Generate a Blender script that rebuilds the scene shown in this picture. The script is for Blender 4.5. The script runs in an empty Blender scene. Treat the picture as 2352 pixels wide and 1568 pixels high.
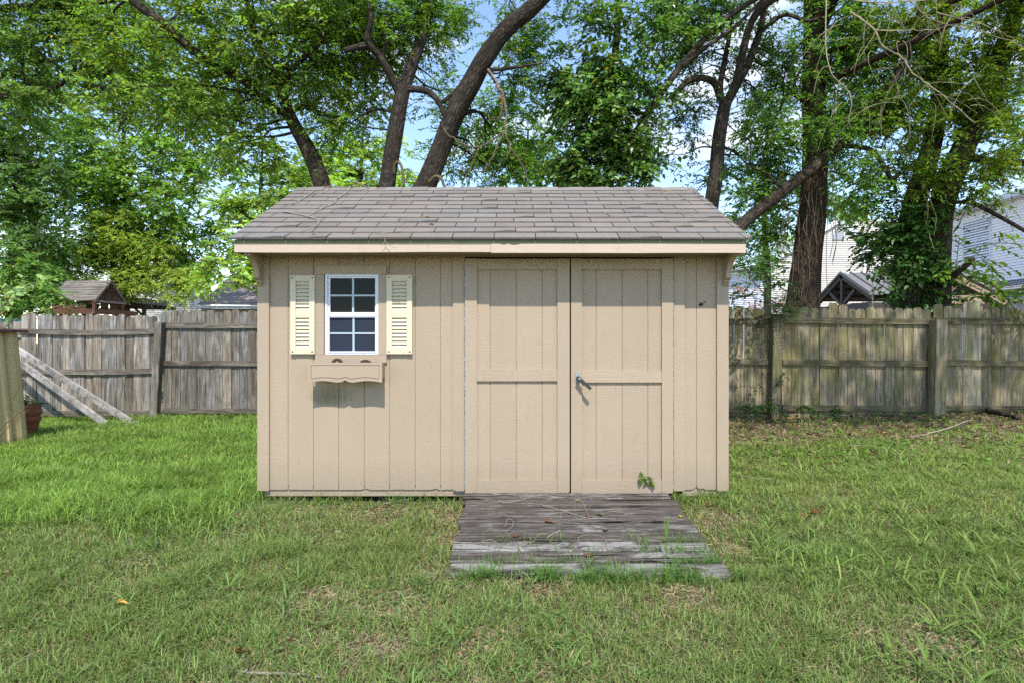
import bpy, math, random
import numpy as np
R = math.radians
rng = np.random.default_rng(7)
random.seed(7)
SC = bpy.context.scene
COL = SC.collection
F = 1323.0            # focal length in the survey's pixels
EYE = 1.22            # height of the eye above the shed's ground


def W(px, py, d):
    """bearing and distance of a surveyed point -> world position"""
    return np.array([(px - 1176.0) * d / F, d, EYE - (py - 784.0) * d / F])


def WP(pts, d=None):
    return [W(p[0], p[1], p[2] if len(p) > 2 else d) for p in pts]


# ------------------------------------------------------------------ geometry collector
class Geo:
    def __init__(s):
        s.v = []; s.n = 0; s.f = []; s.uv = []; s.t = []

    def add(s, verts, faces, mi=0, tint=(1, 1, 1), uv=None):
        verts = np.asarray(verts, float).reshape(-1, 3)
        k = len(verts)
        t = np.asarray(tint, float)
        if t.ndim == 1:
            t = np.tile(t, (k, 1))
        s.v.append(verts); s.t.append(t)
        s.uv.append(np.zeros((k, 2)) if uv is None else np.asarray(uv, float))
        if isinstance(faces, np.ndarray):
            s.f.append((faces + s.n, mi))
        else:
            by = {}
            for f in faces:
                by.setdefault(len(f), []).append(f)
            for q in by.values():
                s.f.append((np.array(q, int) + s.n, mi))
        s.n += k

    def box(s, x0, x1, y0, y1, z0, z1, mi=0, tint=(1, 1, 1)):
        v = [(x, y, z) for z in (z0, z1) for y in (y0, y1) for x in (x0, x1)]
        s.add(v, [(0, 2, 3, 1), (4, 5, 7, 6), (0, 1, 5, 4), (2, 6, 7, 3), (0, 4, 6, 2), (1, 3, 7, 5)], mi, tint)

    def prism(s, outline, y0, y1, mi=0, tint=(1, 1, 1)):
        """outline in x,z (counter clockwise seen from -y), from y0 (front) to y1"""
        n = len(outline)
        v = [(x, y0, z) for x, z in outline] + [(x, y1, z) for x, z in outline]
        f = [tuple(range(n)), tuple(range(2 * n - 1, n - 1, -1))]
        f += [(i, i + n, (i + 1) % n + n, (i + 1) % n) for i in range(n)]
        s.add(v, f, mi, tint)

    def prism_x(s, outline, x0, x1, mi=0, tint=(1, 1, 1)):
        """outline in y,z extruded along x"""
        n = len(outline)
        v = [(x0, y, z) for y, z in outline] + [(x1, y, z) for y, z in outline]
        f = [tuple(range(n)), tuple(range(2 * n - 1, n - 1, -1))]
        f += [(i, i + n, (i + 1) % n + n, (i + 1) % n) for i in range(n)]
        s.add(v, f, mi, tint)

    def beam(s, a, b, w, h, mi=0, tint=(1, 1, 1), up=(0, 0, 1)):
        a = np.asarray(a, float); b = np.asarray(b, float)
        d = b - a; d /= np.linalg.norm(d)
        u = np.asarray(up, float)
        sx = np.cross(d, u)
        if np.linalg.norm(sx) < 1e-4:
            sx = np.cross(d, (0, 1, 0))
        sx /= np.linalg.norm(sx); sz = np.cross(sx, d)
        v = []
        for p in (a, b):
            for i, j in ((-1, -1), (1, -1), (1, 1), (-1, 1)):
                v.append(p + sx * i * w / 2 + sz * j * h / 2)
        s.add(v, [(0, 1, 2, 3), (7, 6, 5, 4), (0, 4, 5, 1), (1, 5, 6, 2), (2, 6, 7, 3), (3, 7, 4, 0)], mi, tint)

    def tube(s, pts, rad, sides=8, mi=0, tint=(1, 1, 1), rough=0.0, seg=0, wob=0.0, cap=True):
        P = np.asarray(pts, float); r = np.asarray(rad, float)
        if r.ndim == 0:
            r = np.full(len(P), float(r))
        if seg:
            P, r = resample(P, r, seg)
        n = len(P)
        if wob:
            P = P + rng.normal(0, wob, P.shape) * np.linspace(0, 1, n)[:, None]
        T = np.gradient(P, axis=0)
        T /= np.linalg.norm(T, axis=1)[:, None] + 1e-9
        ref = np.array([0.0, 1.0, 0.0]) if abs(T[0][1]) < .9 else np.array([1.0, 0, 0])
        A = np.zeros_like(P); B = np.zeros_like(P)
        a = ref - T[0] * (ref @ T[0])
        for i in range(n):
            a = a - T[i] * (a @ T[i]); a /= np.linalg.norm(a) + 1e-9
            A[i] = a; B[i] = np.cross(T[i], a)
        th = np.linspace(0, 2 * np.pi, sides, endpoint=False)
        rr = np.repeat(r[:, None], sides, 1)
        L = np.concatenate([[0], np.cumsum(np.linalg.norm(np.diff(P, axis=0), axis=1))])
        if rough:
            ph = rng.uniform(0, 6.28, 12)
            q = sum(np.sin(k * th[None, :] + ph[k] + np.sin(L[:, None] * (1.3 + .5 * k) + ph[k + 4]) * 1.5) / (k ** .6) for k in range(2, 8))
            rr = rr * (1 + rough * q * .5)
        V = P[:, None, :] + rr[..., None] * (np.cos(th)[None, :, None] * A[:, None, :] + np.sin(th)[None, :, None] * B[:, None, :])
        i, j = np.meshgrid(np.arange(n - 1), np.arange(sides), indexing='ij')
        j2 = (j + 1) % sides
        Q = np.stack([i * sides + j, i * sides + j2, (i + 1) * sides + j2, (i + 1) * sides + j], -1).reshape(-1, 4)
        uv = np.stack([np.repeat(np.abs(th - np.pi)[None, :], n, 0) * r[:, None], np.repeat(L[:, None], sides, 1)], -1).reshape(-1, 2)
        s.add(V.reshape(-1, 3), Q, mi, tint, uv)
        if cap and sides > 3:
            base = s.n - n * sides
            s.f.append((np.array([list(range(sides))[::-1]]) + base, mi))
            s.f.append((np.array([list(range(sides))]) + base + (n - 1) * sides, mi))

    def lathe(s, prof, c, sides=32, mi=0, tint=(1, 1, 1)):
        c = np.asarray(c, float)
        th = np.linspace(0, 2 * np.pi, sides, endpoint=False)
        V = np.array([[c[0] + r * math.cos(t), c[1] + r * math.sin(t), c[2] + z] for r, z in prof for t in th])
        n = len(prof)
        i, j = np.meshgrid(np.arange(n - 1), np.arange(sides), indexing='ij')
        j2 = (j + 1) % sides
        Q = np.stack([i * sides + j, i * sides + j2, (i + 1) * sides + j2, (i + 1) * sides + j], -1).reshape(-1, 4)
        s.add(V, Q, mi, tint)


def resample(P, r, seg):
    """Catmull-Rom through P with seg steps per span"""
    n = len(P)
    out = []; ro = []
    for i in range(n - 1):
        p0 = P[max(i - 1, 0)]; p1 = P[i]; p2 = P[i + 1]; p3 = P[min(i + 2, n - 1)]
        for k in range(seg):
            t = k / seg
            out.append(.5 * (2 * p1 + (p2 - p0) * t + (2 * p0 - 5 * p1 + 4 * p2 - p3) * t * t + (3 * p1 - p0 - 3 * p2 + p3) * t ** 3))
            ro.append(r[i] * (1 - t) + r[i + 1] * t)
    out.append(P[-1]); ro.append(r[-1])
    return np.array(out), np.array(ro)


def root_loc(o):
    while o is not None and o.parent is not None:
        o = o.parent
    return np.array(o.location) if o is not None else np.zeros(3)


def build(name, g, mats, parent=None, smooth=False, loc=None):
    off = root_loc(parent) if parent is not None else (np.asarray(loc, float) if loc is not None else np.zeros(3))
    V = np.concatenate(g.v) - off
    me = bpy.data.meshes.new(name)
    me.vertices.add(len(V)); me.vertices.foreach_set('co', V.astype(np.float32).ravel())
    loops = np.concatenate([f.ravel() for f, _ in g.f])
    tot = np.concatenate([np.full(len(f), f.shape[1]) for f, _ in g.f])
    mi = np.concatenate([np.full(len(f), m) for f, m in g.f])
    start = np.concatenate([[0], np.cumsum(tot)[:-1]])
    me.loops.add(len(loops)); me.loops.foreach_set('vertex_index', loops.astype(np.int32))
    me.polygons.add(len(tot))
    me.polygons.foreach_set('loop_start', start.astype(np.int32))
    me.polygons.foreach_set('loop_total', tot.astype(np.int32))
    me.polygons.foreach_set('material_index', mi.astype(np.int32))
    me.polygons.foreach_set('use_smooth', np.full(len(tot), smooth))
    T = np.concatenate(g.t)
    at = me.attributes.new('tint', 'FLOAT_COLOR', 'POINT')
    at.data.foreach_set('color', np.concatenate([T, np.ones((len(T), 1))], 1).astype(np.float32).ravel())
    U = np.concatenate(g.uv)
    if np.any(U):
        a2 = me.attributes.new('run', 'FLOAT2', 'POINT')
        a2.data.foreach_set('vector', U.astype(np.float32).ravel())
    for m in (mats if isinstance(mats, (list, tuple)) else [mats]):
        me.materials.append(m)
    me.update(calc_edges=True)
    me.validate()
    o = bpy.data.objects.new(name, me)
    COL.objects.link(o)
    if parent is not None:
        o.parent = parent
    elif loc is not None:
        o.location = tuple(off)
    return o


def tag(o, label=None, cat=None, group=None, kind=None):
    if label: o['label'] = label
    if cat: o['category'] = cat
    if group: o['group'] = group
    if kind: o['kind'] = kind
    return o


def thing(name, loc, label, cat, group=None):
    o = bpy.data.objects.new(name, None)
    COL.objects.link(o)
    o.location = tuple(float(c) for c in loc)
    o.empty_display_size = .1
    return tag(o, label, cat, group)


# ------------------------------------------------------------------ value noise for placing things
_tabs = {}
def vnoise(x, y, s=1.0, seed=0):
    if seed not in _tabs:
        _tabs[seed] = np.random.default_rng(100 + seed).random((64, 64))
    T = _tabs[seed]
    x = np.asarray(x) / s + 1000; y = np.asarray(y) / s + 1000
    i = np.floor(x).astype(int); j = np.floor(y).astype(int)
    fx = x - i; fy = y - j
    fx = fx * fx * (3 - 2 * fx); fy = fy * fy * (3 - 2 * fy)
    g = lambda a, b: T[a % 64, b % 64]
    return (g(i, j) * (1 - fx) + g(i + 1, j) * fx) * (1 - fy) + (g(i, j + 1) * (1 - fx) + g(i + 1, j + 1) * fx) * fy


def gz(x, y):
    x = np.asarray(x, float); y = np.asarray(y, float)
    s = np.clip((y - 1.6) / 2.9, 0, 1)
    q = np.clip((y - 3.5) / 4, 0, 1)
    z = -.2 * (1 - s) + np.where(x > 0, .020, .010) * np.clip(x, -8, 9) * q - .02
    z = z - .022 * np.exp(-((y - 4.45) / .35) ** 2) * (x < -.3)
    near = np.exp(-((y - 6) / 9) ** 2)
    z = z + near * (.03 * (vnoise(x, y, 1.3, 1) - .5) + .018 * (vnoise(x, y, .45, 2) - .5))
    return z


# ------------------------------------------------------------------ materials
class M:
    def __init__(s, name):
        s.m = bpy.data.materials.new(name); s.m.use_nodes = True
        s.nt = s.m.node_tree; s.b = s.nt.nodes['Principled BSDF']
        s.out = s.nt.nodes['Material Output']

    def n(s, t, **kw):
        nd = s.nt.nodes.new(t)
        for k, v in kw.items():
            if k.startswith('_'):
                setattr(nd, k[1:], v)
            else:
                nd.inputs[k.replace('__', ' ')].default_value = v
        return nd

    def l(s, a, b):
        s.nt.links.new(a, b)

    def setb(s, **kw):
        for k, v in kw.items():
            s.b.inputs[k.replace('__', ' ')].default_value = v

    def noise(s, vec, scale=(1, 1, 1), sc=5, det=4, rough=.55, dist=0.0):
        mp = s.n('ShaderNodeMapping'); mp.inputs['Scale'].default_value = scale
        s.l(vec, mp.inputs['Vector'])
        nz = s.n('ShaderNodeTexNoise', Scale=sc, Detail=det, Roughness=rough, Distortion=dist)
        s.l(mp.outputs[0], nz.inputs['Vector'])
        return nz.outputs['Fac']

    def ramp(s, fac, a, b, ca=(0, 0, 0), cb=(1, 1, 1)):
        r = s.n('ShaderNodeValToRGB')
        r.color_ramp.elements[0].position = a; r.color_ramp.elements[1].position = b
        r.color_ramp.elements[0].color = (*ca, 1); r.color_ramp.elements[1].color = (*cb, 1)
        s.l(fac, r.inputs[0])
        return r.outputs[0]

    def mix(s, fac, a, b, mode='MIX'):
        x = s.n('ShaderNodeMix', _data_type='RGBA', _blend_type=mode)
        for sock, v in ((x.inputs[0], fac), (x.inputs[6], a), (x.inputs[7], b)):
            if hasattr(v, 'links') or hasattr(v, 'is_linked'):
                s.l(v, sock)
            elif isinstance(v, (int, float)):
                sock.default_value = v
            else:
                sock.default_value = (*v, 1)
        return x.outputs[2]

    def math(s, op, a, b=0.0):
        x = s.n('ShaderNodeMath', _operation=op)
        for sock, v in ((x.inputs[0], a), (x.inputs[1], b)):
            if isinstance(v, (int, float)):
                sock.default_value = v
            else:
                s.l(v, sock)
        return x.outputs[0]

    def obj(s):
        return s.n('ShaderNodeTexCoord').outputs['Object']

    def tint(s):
        return s.n('ShaderNodeAttribute', _attribute_name='tint').outputs['Color']

    def bump(s, h, dist=.01, strength=1.0, prev=None):
        b = s.n('ShaderNodeBump', Distance=dist, Strength=strength)
        s.l(h, b.inputs['Height'])
        if prev is not None:
            s.l(prev, b.inputs['Normal'])
        s.l(b.outputs[0], s.b.inputs['Normal'])
        return b.outputs[0]

    def color(s, c):
        if isinstance(c, tuple):
            s.b.inputs['Base Color'].default_value = (*c, 1)
        else:
            s.l(c, s.b.inputs['Base Color'])


def plain(name, col, rough=.6, var=.12, sc=6, spec=.3, metal=0.0, bumpd=0.0):
    m = M(name); v = m.obj()
    nz = m.noise(v, sc=sc)
    c = m.mix(nz, tuple(x * (1 - var) for x in col), tuple(min(1, x * (1 + var)) for x in col))
    c = m.mix(1.0, c, m.tint(), 'MULTIPLY')
    m.color(c)
    m.setb(Roughness=rough, Metallic=metal)
    m.b.inputs['Specular IOR Level'].default_value = spec
    if bumpd:
        m.bump(m.noise(v, sc=sc * 8), bumpd)
    return m.m


def painted_wood(name, col, vertical=True, emboss=.002, moss=0.0):
    """rough sawn board under tan paint"""
    m = M(name); v = m.obj()
    st = (1, 1, .09) if vertical else (.09, 1, 1)
    grain = m.noise(v, st, sc=34, det=4, rough=.6, dist=1.2)
    saw = m.noise(v, (.16, 1, 1.0), sc=75, det=2)
    patch = m.noise(v, sc=3.2, det=3)
    big = m.noise(v, (1, 1, .35), sc=2.2, det=4)
    h = m.math('ADD', m.math('MULTIPLY', grain, .8), m.math('MULTIPLY', m.math('MULTIPLY', saw, m.ramp(patch, .42, .62)), .7))
    c = m.mix(big, tuple(x * .90 for x in col), tuple(x * 1.07 for x in col))
    fine = m.noise(v, (1, 1, .2), sc=30, det=4)
    c = m.mix(m.ramp(fine, .58, .75, (0, 0, 0), (.30, .30, .30)), c, tuple(x * .70 for x in col))
    # dust splashed up from the ground and thin streaks running down
    sep = m.n('ShaderNodeSeparateXYZ'); m.l(v, sep.inputs[0])
    low = m.ramp(m.math('ADD', sep.outputs[2], m.math('MULTIPLY', fine, .22)), .12, .42, (1, 1, 1), (0, 0, 0))
    c = m.mix(m.math('MULTIPLY', low, .52), c, tuple(x * .62 for x in col))
    if moss:
        # algae stain on the damp boards below the planter
        dx = m.math('ADD', sep.outputs[0], 1.27); dz = m.math('ADD', sep.outputs[2], -.80)
        e = m.math('ADD', m.math('MULTIPLY', m.math('MULTIPLY', dx, dx), 16.0), m.math('MULTIPLY', m.math('MULTIPLY', dz, dz), 60.0))
        e = m.math('ADD', e, m.math('MULTIPLY', fine, .9))
        c = m.mix(m.ramp(e, .25, 1.25, (moss, moss, moss), (0, 0, 0)), c, (.10, .095, .035))
    c = m.mix(1.0, c, m.tint(), 'MULTIPLY')
    m.color(c)
    m.setb(Roughness=.62); m.b.inputs['Specular IOR Level'].default_value = .25
    m.bump(h, emboss * 1.3, .9)
    return m.m


def weathered(name, dark, mid, light, along='z', sc=1.0, algae=None, lich=.5, bumpd=.006):
    m = M(name); v = m.obj()
    st = {'z': (1, 1, .07), 'x': (.07, 1, 1), 'd': (.25, .25, .25)}[along]
    t = m.tint()
    sepc = m.n('ShaderNodeSeparateColor'); m.l(t, sepc.inputs[0])
    # shift the pattern for each board
    addv = m.n('ShaderNodeVectorMath', _operation='MULTIPLY_ADD')
    m.l(t, addv.inputs[0]); addv.inputs[1].default_value = (13, 29, 17); m.l(v, addv.inputs[2])
    vv = addv.outputs[0]
    g1 = m.noise(vv, st, sc=42 * sc, det=6, rough=.68, dist=.35)
    g2 = m.noise(vv, st, sc=9 * sc, det=5, rough=.6, dist=.25)
    g3 = m.noise(vv, (1, 1, .4) if along == 'z' else (.4, 1, 1), sc=7 * sc, det=6, rough=.65)
    c = m.mix(m.ramp(g2, .34, .66), dark, mid)
    c = m.mix(m.ramp(g3, .52, .72, (0, 0, 0), (lich, lich, lich)), c, light)
    c = m.mix(m.ramp(g1, .38, .55, (.75, .75, .75), (0, 0, 0)), c, tuple(x * .38 for x in dark))
    if algae:
        g4 = m.noise(vv, (1, 1, .35), sc=4.2 * sc, det=5, rough=.6)
        c = m.mix(m.ramp(g4, .44, .64, (0, 0, 0), (.65, .65, .65)), c, algae)
    c = m.mix(1.0, c, t, 'MULTIPLY')
    m.color(c); m.setb(Roughness=.85); m.b.inputs['Specular IOR Level'].default_value = .12
    m.bump(m.math('ADD', g1, m.math('MULTIPLY', g2, .7)), bumpd, .9)
    return m.m


def bark(name, dark, light, lich=(.11, .11, .085), amt=.2):
    m = M(name)
    uv = m.n('ShaderNodeAttribute', _attribute_name='run').outputs['Vector']
    v = m.obj()
    big = m.noise(v, sc=5, det=4)
    a = m.noise(uv, (9, 1.3, 1), sc=5, det=6, rough=.62, dist=1.1)
    vo = m.n('ShaderNodeTexVoronoi', Scale=1.0, _feature='DISTANCE_TO_EDGE')
    mp = m.n('ShaderNodeMapping'); mp.inputs['Scale'].default_value = (34, 7, 1)
    dis = m.n('ShaderNodeVectorMath', _operation='MULTIPLY_ADD')
    nzc = m.n('ShaderNodeTexNoise', Scale=7.0, Detail=3.0); m.l(uv, nzc.inputs['Vector'])
    m.l(nzc.outputs['Color'], dis.inputs[0]); dis.inputs[1].default_value = (.05, .12, 0); m.l(uv, dis.inputs[2])
    m.l(dis.outputs[0], mp.inputs[0]); m.l(mp.outputs[0], vo.inputs['Vector'])
    e = m.ramp(vo.outputs['Distance'], .0, .35)
    h = m.math('ADD', m.math('MULTIPLY', e, .6), m.math('MULTIPLY', a, .9))
    c = m.mix(m.ramp(h, .35, .95), dark, light)
    c = m.mix(m.ramp(big, .5, .75, (0, 0, 0), (amt, amt, amt)), c, lich)
    c = m.mix(1.0, c, m.tint(), 'MULTIPLY')
    m.color(c); m.setb(Roughness=.9); m.b.inputs['Specular IOR Level'].default_value = .1
    m.bump(h, .03, 1.0)
    return m.m


def leafmat(name, trans=.5, rough=.5, spec=.3, tcol=(1.5, 1.55, .6)):
    m = M(name)
    t = m.tint()
    m.color(t); m.setb(Roughness=rough); m.b.inputs['Specular IOR Level'].default_value = spec
    tr = m.n('ShaderNodeBsdfTranslucent')
    m.l(m.mix(1.0, t, tcol, 'MULTIPLY'), tr.inputs['Color'])
    mx = m.n('ShaderNodeMixShader'); mx.inputs[0].default_value = trans
    m.l(m.b.outputs[0], mx.inputs[1]); m.l(tr.outputs[0], mx.inputs[2]); m.l(mx.outputs[0], m.out.inputs[0])
    return m.m


TAN = (.355, .276, .198)
mt = dict(
    siding=painted_wood('tan_siding_paint', TAN, True, .0022, moss=.75),
    board=painted_wood('tan_trim_paint', tuple(x * 1.0 for x in TAN), True, .0016),
    boardh=painted_wood('tan_rail_paint', tuple(x * 1.0 for x in TAN), False, .0026),
    boxpaint=plain('smooth_tan_paint', tuple(x * .98 for x in TAN), .5, .06, 5, .3),
    fascia=painted_wood('pale_fascia_paint', (.47, .375, .295), False, .0015),
    soffit=plain('soffit_paint', (.30, .225, .14), .7, .2, 5),
    greentrim=plain('algae_drip_trim', (.13, .14, .075), .7, .3, 9),
    white=plain('white_vinyl', (.62, .64, .69), .35, .04, 8, .4),
    muntin=plain('pale_muntin', (.36, .44, .48), .4, .05, 8),
    shutter=plain('cream_shutter', (.56, .495, .355), .5, .07, 5),
    glass=plain('dark_window_glass', (.004, .005, .005), .05, .2, 3, .12),
    screen=plain('insect_screen', (.022, .028, .045), .6, .25, 60, .15),
    black=plain('dark_gap', (.010, .009, .008), .9, .2, 5),
    steel=plain('galvanised_steel', (.26, .29, .29), .6, .25, 60, .3, .2),
    handle=plain('grey_green_handle', (.040, .043, .036), .65, .25, 40, .12, .0),
    brownpl=plain('brown_plastic', (.055, .025, .02), .55, .2, 12),
    rot=plain('rotted_edge', (.07, .04, .025), .9, .5, 40),
    fence_l=weathered('grey_fence_wood', (.118, .102, .083), (.290, .258, .218), (.46, .43, .39), 'z', lich=.6),
    fence_lr=weathered('grey_rail_wood', (.085, .070, .054), (.21, .18, .147), (.40, .37, .33), 'x'),
    fence_r=weathered('mossy_fence_wood', (.150, .118, .074), (.36, .295, .20), (.50, .44, .33), 'z', algae=(.125, .125, .035), lich=.4),
    fence_rr=weathered('mossy_rail_wood', (.09, .07, .045), (.21, .175, .115), (.33, .29, .18), 'x', algae=(.10, .10, .035)),
    ramp=weathered('worn_ramp_board', (.040, .030, .022), (.105, .088, .075), (.36, .34, .325), 'x', 1.0, lich=.75, bumpd=.01),
    rampw=weathered('bleached_ramp_board', (.10, .085, .075), (.25, .23, .215), (.42, .405, .395), 'x', 1.0, lich=.8, bumpd=.01),
    plank=weathered('silver_plank', (.22, .20, .18), (.42, .39, .365), (.55, .52, .49), 'd', .7, lich=.5),
    cedar=weathered('red_cedar', (.075, .036, .023), (.150, .078, .050), (.19, .14, .11), 'x', .6, lich=.45),
    cedargrey=weathered('greyed_cedar_roof', (.12, .10, .085), (.23, .20, .175), (.34, .31, .27), 'x', .6),
    barkd=bark('dark_bark', (.018, .013, .010), (.105, .082, .064), amt=.25),
    barkb=bark('brown_bark', (.022, .014, .010), (.105, .072, .050), amt=.15),
    barkg=bark('grey_bark', (.016, .012, .009), (.075, .060, .048), amt=.3),
    twig=plain('dry_twig', (.24, .205, .165), .8, .3, 30),
    paletwig=plain('pale_dead_vine', (.30, .26, .165), .8, .3, 12),
    browntwig=plain('brown_twig', (.16, .11, .075), .85, .35, 20),
    deadwood=plain('barkless_deadwood', (.20, .14, .085), .8, .35, 10, bumpd=.006),
    leaf=leafmat('leaf'), leafg=leafmat('glossy_leaf', .38, .38, .45),
    grass=leafmat('grass_blade', .45, .55, .2, (1.3, 1.4, .7)),
    dead=leafmat('dead_leaf', .15, .7, .2, (1.1, .9, .6)),
    cream=plain('cream_vinyl', (.56, .525, .47), .55, .03, 2),
    lav=plain('lavender_vinyl', (.86, .82, .83), .55, .03, 2),
    greyv=plain('grey_vinyl', (.72, .72, .74), .55, .03, 2),
    roofb=plain('brown_shingle_roof', (.25, .195, .165), .85, .35, 9),
    roofg=plain('grey_shingle_roof', (.30, .30, .32), .85, .25, 5),
    blinds=plain('window_blinds', (.22, .25, .27), .4, .1, 5),
    houseglass=plain('house_glass', (.10, .14, .16), .1, .3, 2, .6),
    blackwood=plain('black_timber', (.050, .041, .034), .6, .3, 8),
    metalroof=plain('grey_metal_roof', (.16, .15, .15), .6, .1, 4, .2, .0),
    tanwood=plain('tan_timber', (.38, .29, .20), .7, .2, 8),
    maroon=plain('maroon_roof_steel', (.10, .028, .028), .5, .3, 12, .4),
    terracotta=plain('terracotta', (.24, .085, .045), .75, .2, 14),
    soil=plain('potting_soil', (.035, .025, .018), .95, .3, 40),
    teal=plain('teal_plastic', (.01, .20, .19), .4, .1, 6, .5),
    red=plain('red_plastic', (.5, .03, .02), .5, .1, 6),
    iron=plain('rusty_iron', (.03, .022, .018), .7, .3, 30),
)


def metal_wall():
    m = M('ochre_steel_wall'); v = m.obj()
    sep = m.n('ShaderNodeSeparateXYZ'); m.l(v, sep.inputs[0])
    n1 = m.noise(v, (1, 1, .15), sc=9, det=5)
    n2 = m.noise(v, sc=16, det=5)
    c = m.mix(n1, (.52, .37, .17), (.64, .49, .26))
    low = m.ramp(m.math('ADD', sep.outputs[2], m.math('MULTIPLY', n2, .22)), .10, .26, (1, 1, 1), (0, 0, 0))
    c = m.mix(low, c, (.22, .085, .03))
    m.color(c); m.setb(Roughness=.5)
    m.bump(n2, .002)
    return m.m


def shingle_mat():
    m = M('asphalt_shingle'); v = m.obj()
    g = m.noise(v, sc=420, det=2, rough=.7)
    p = m.noise(v, sc=2.2, det=4)
    w = m.noise(v, sc=30, det=4)
    c = m.mix(g, (.100, .087, .077), (.310, .274, .246))
    c = m.mix(m.ramp(p, .42, .7, (0, 0, 0), (.7, .7, .7)), c, (.165, .150, .134))
    c = m.mix(m.ramp(w, .55, .8, (0, 0, 0), (.5, .5, .5)), c, (.11, .10, .092))
    c = m.mix(1.0, c, m.tint(), 'MULTIPLY')
    m.color(c); m.setb(Roughness=.95); m.b.inputs['Specular IOR Level'].default_value = .1
    m.bump(g, .004, .7)
    return m.m


def ground_mat():
    m = M('soil_and_thatch'); v = m.obj()
    a = m.noise(v, sc=2.0, det=5); b = m.noise(v, sc=45, det=6, rough=.7); c2 = m.noise(v, sc=9, det=5)
    c = m.mix(m.ramp(b, .3, .7), (.075, .058, .036), (.30, .24, .155))
    c = m.mix(m.ramp(a, .40, .62, (0, 0, 0), (.7, .7, .7)), c, (.075, .095, .030))
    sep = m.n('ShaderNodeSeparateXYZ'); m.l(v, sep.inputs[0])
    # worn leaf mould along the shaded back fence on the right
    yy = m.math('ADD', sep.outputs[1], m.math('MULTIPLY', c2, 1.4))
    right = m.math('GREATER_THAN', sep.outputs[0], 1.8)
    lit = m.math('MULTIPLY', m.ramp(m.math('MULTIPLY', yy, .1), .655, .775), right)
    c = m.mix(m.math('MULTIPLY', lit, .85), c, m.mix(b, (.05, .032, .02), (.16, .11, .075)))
    m.color(c); m.setb(Roughness=.95); m.b.inputs['Specular IOR Level'].default_value = .1
    m.bump(b, .02, .8)
    return m.m


def ramp_mat(name, bleach):
    m = M(name); v = m.obj(); t = m.tint()
    addv = m.n('ShaderNodeVectorMath', _operation='MULTIPLY_ADD')
    m.l(t, addv.inputs[0]); addv.inputs[1].default_value = (13, 29, 17); m.l(v, addv.inputs[2]); vv = addv.outputs[0]
    fib = m.noise(vv, (.05, 1, 1), sc=150, det=5, rough=.7, dist=.2)
    st = m.noise(vv, (.10, 1, 1), sc=26, det=6, rough=.7, dist=.5)
    pt = m.noise(vv, (.45, 1, 1), sc=6, det=7, rough=.72, dist=.6)
    crk = m.noise(vv, (.03, 1, 1), sc=38, det=3, rough=.5, dist=.15)
    c = m.mix(m.ramp(fib, .32, .68), (.046, .038, .031), (.140, .120, .104))
    c = m.mix(m.ramp(st, .50, .62, (0, 0, 0), (.75, .75, .75)), c, (.23, .205, .185))
    w = m.math('ADD', m.math('MULTIPLY', pt, .7), m.math('MULTIPLY', fib, .3))
    lo = .60 - bleach
    c = m.mix(m.ramp(w, lo, lo + .09, (0, 0, 0), (.85, .85, .85)), c, m.mix(fib, (.20, .185, .17), (.46, .44, .42)))
    c = m.mix(m.ramp(pt, .30, .44, (.75, .75, .75), (0, 0, 0)), c, (.022, .018, .014))
    c = m.mix(m.ramp(crk, .36, .40, (.9, .9, .9), (0, 0, 0)), c, (.010, .008, .006))
    m.color(c); m.setb(Roughness=.9); m.b.inputs['Specular IOR Level'].default_value = .1
    m.bump(m.math('ADD', m.math('ADD', fib, st), m.math('MULTIPLY', m.ramp(crk, .34, .44), .9)), .012, 1.0)
    return m.m


mt['ramp'] = ramp_mat('worn_ramp_board', .03); mt['rampw'] = ramp_mat('bleached_ramp_board', .15); mt['rampm'] = ramp_mat('greyed_ramp_board', .09)
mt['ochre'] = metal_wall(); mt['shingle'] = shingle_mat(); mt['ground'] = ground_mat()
# ================================================================== SHED
YF = 4.5                                   # outer face of the front siding
def sx(px, d=YF): return (px - 1176) * d / F
def sz(py, d=YF): return EYE - (py - 784) * d / F

shed = thing('garden_shed', (-.15, YF, 0), 'tan wooden garden shed with double doors and grey shingle roof', 'shed')
XL, XR = sx(593.5), sx(1671.5)
ZB, ZT = sz(1124), sz(588)
GRO = [662, 720, 778, 837, 895, 954, 1012, 1599.5]


def ragged(x0, x1, z, amt, step=.012):
    n = max(2, int((x1 - x0) / step))
    xs = np.linspace(x0, x1, n + 1)
    q = vnoise(xs, xs * 0 + 3.3, .05, 5) * .6 + vnoise(xs, xs * 0 + 1.3, .018, 6) * .4
    a = amt(xs) if callable(amt) else amt
    return xs, z + np.maximum(0, q - .45) * a


def rot_amt(xs):
    # rotted bites out of the bottom edge, strongest beside the doors
    px = xs * F / YF + 1176
    a = .006 + .10 * np.exp(-((px - 1052) / 22) ** 2) + .06 * np.exp(-((px - 1015) / 14) ** 2) + .05 * np.exp(-((px - 975) / 5) ** 2)
    a += .05 * np.exp(-((px - 850) / 12) ** 2) + .05 * np.exp(-((px - 820) / 5) ** 2) + .05 * np.exp(-((px - 1600) / 25) ** 2) + .05 * np.exp(-((px - 622) / 6) ** 2)
    return a


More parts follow.
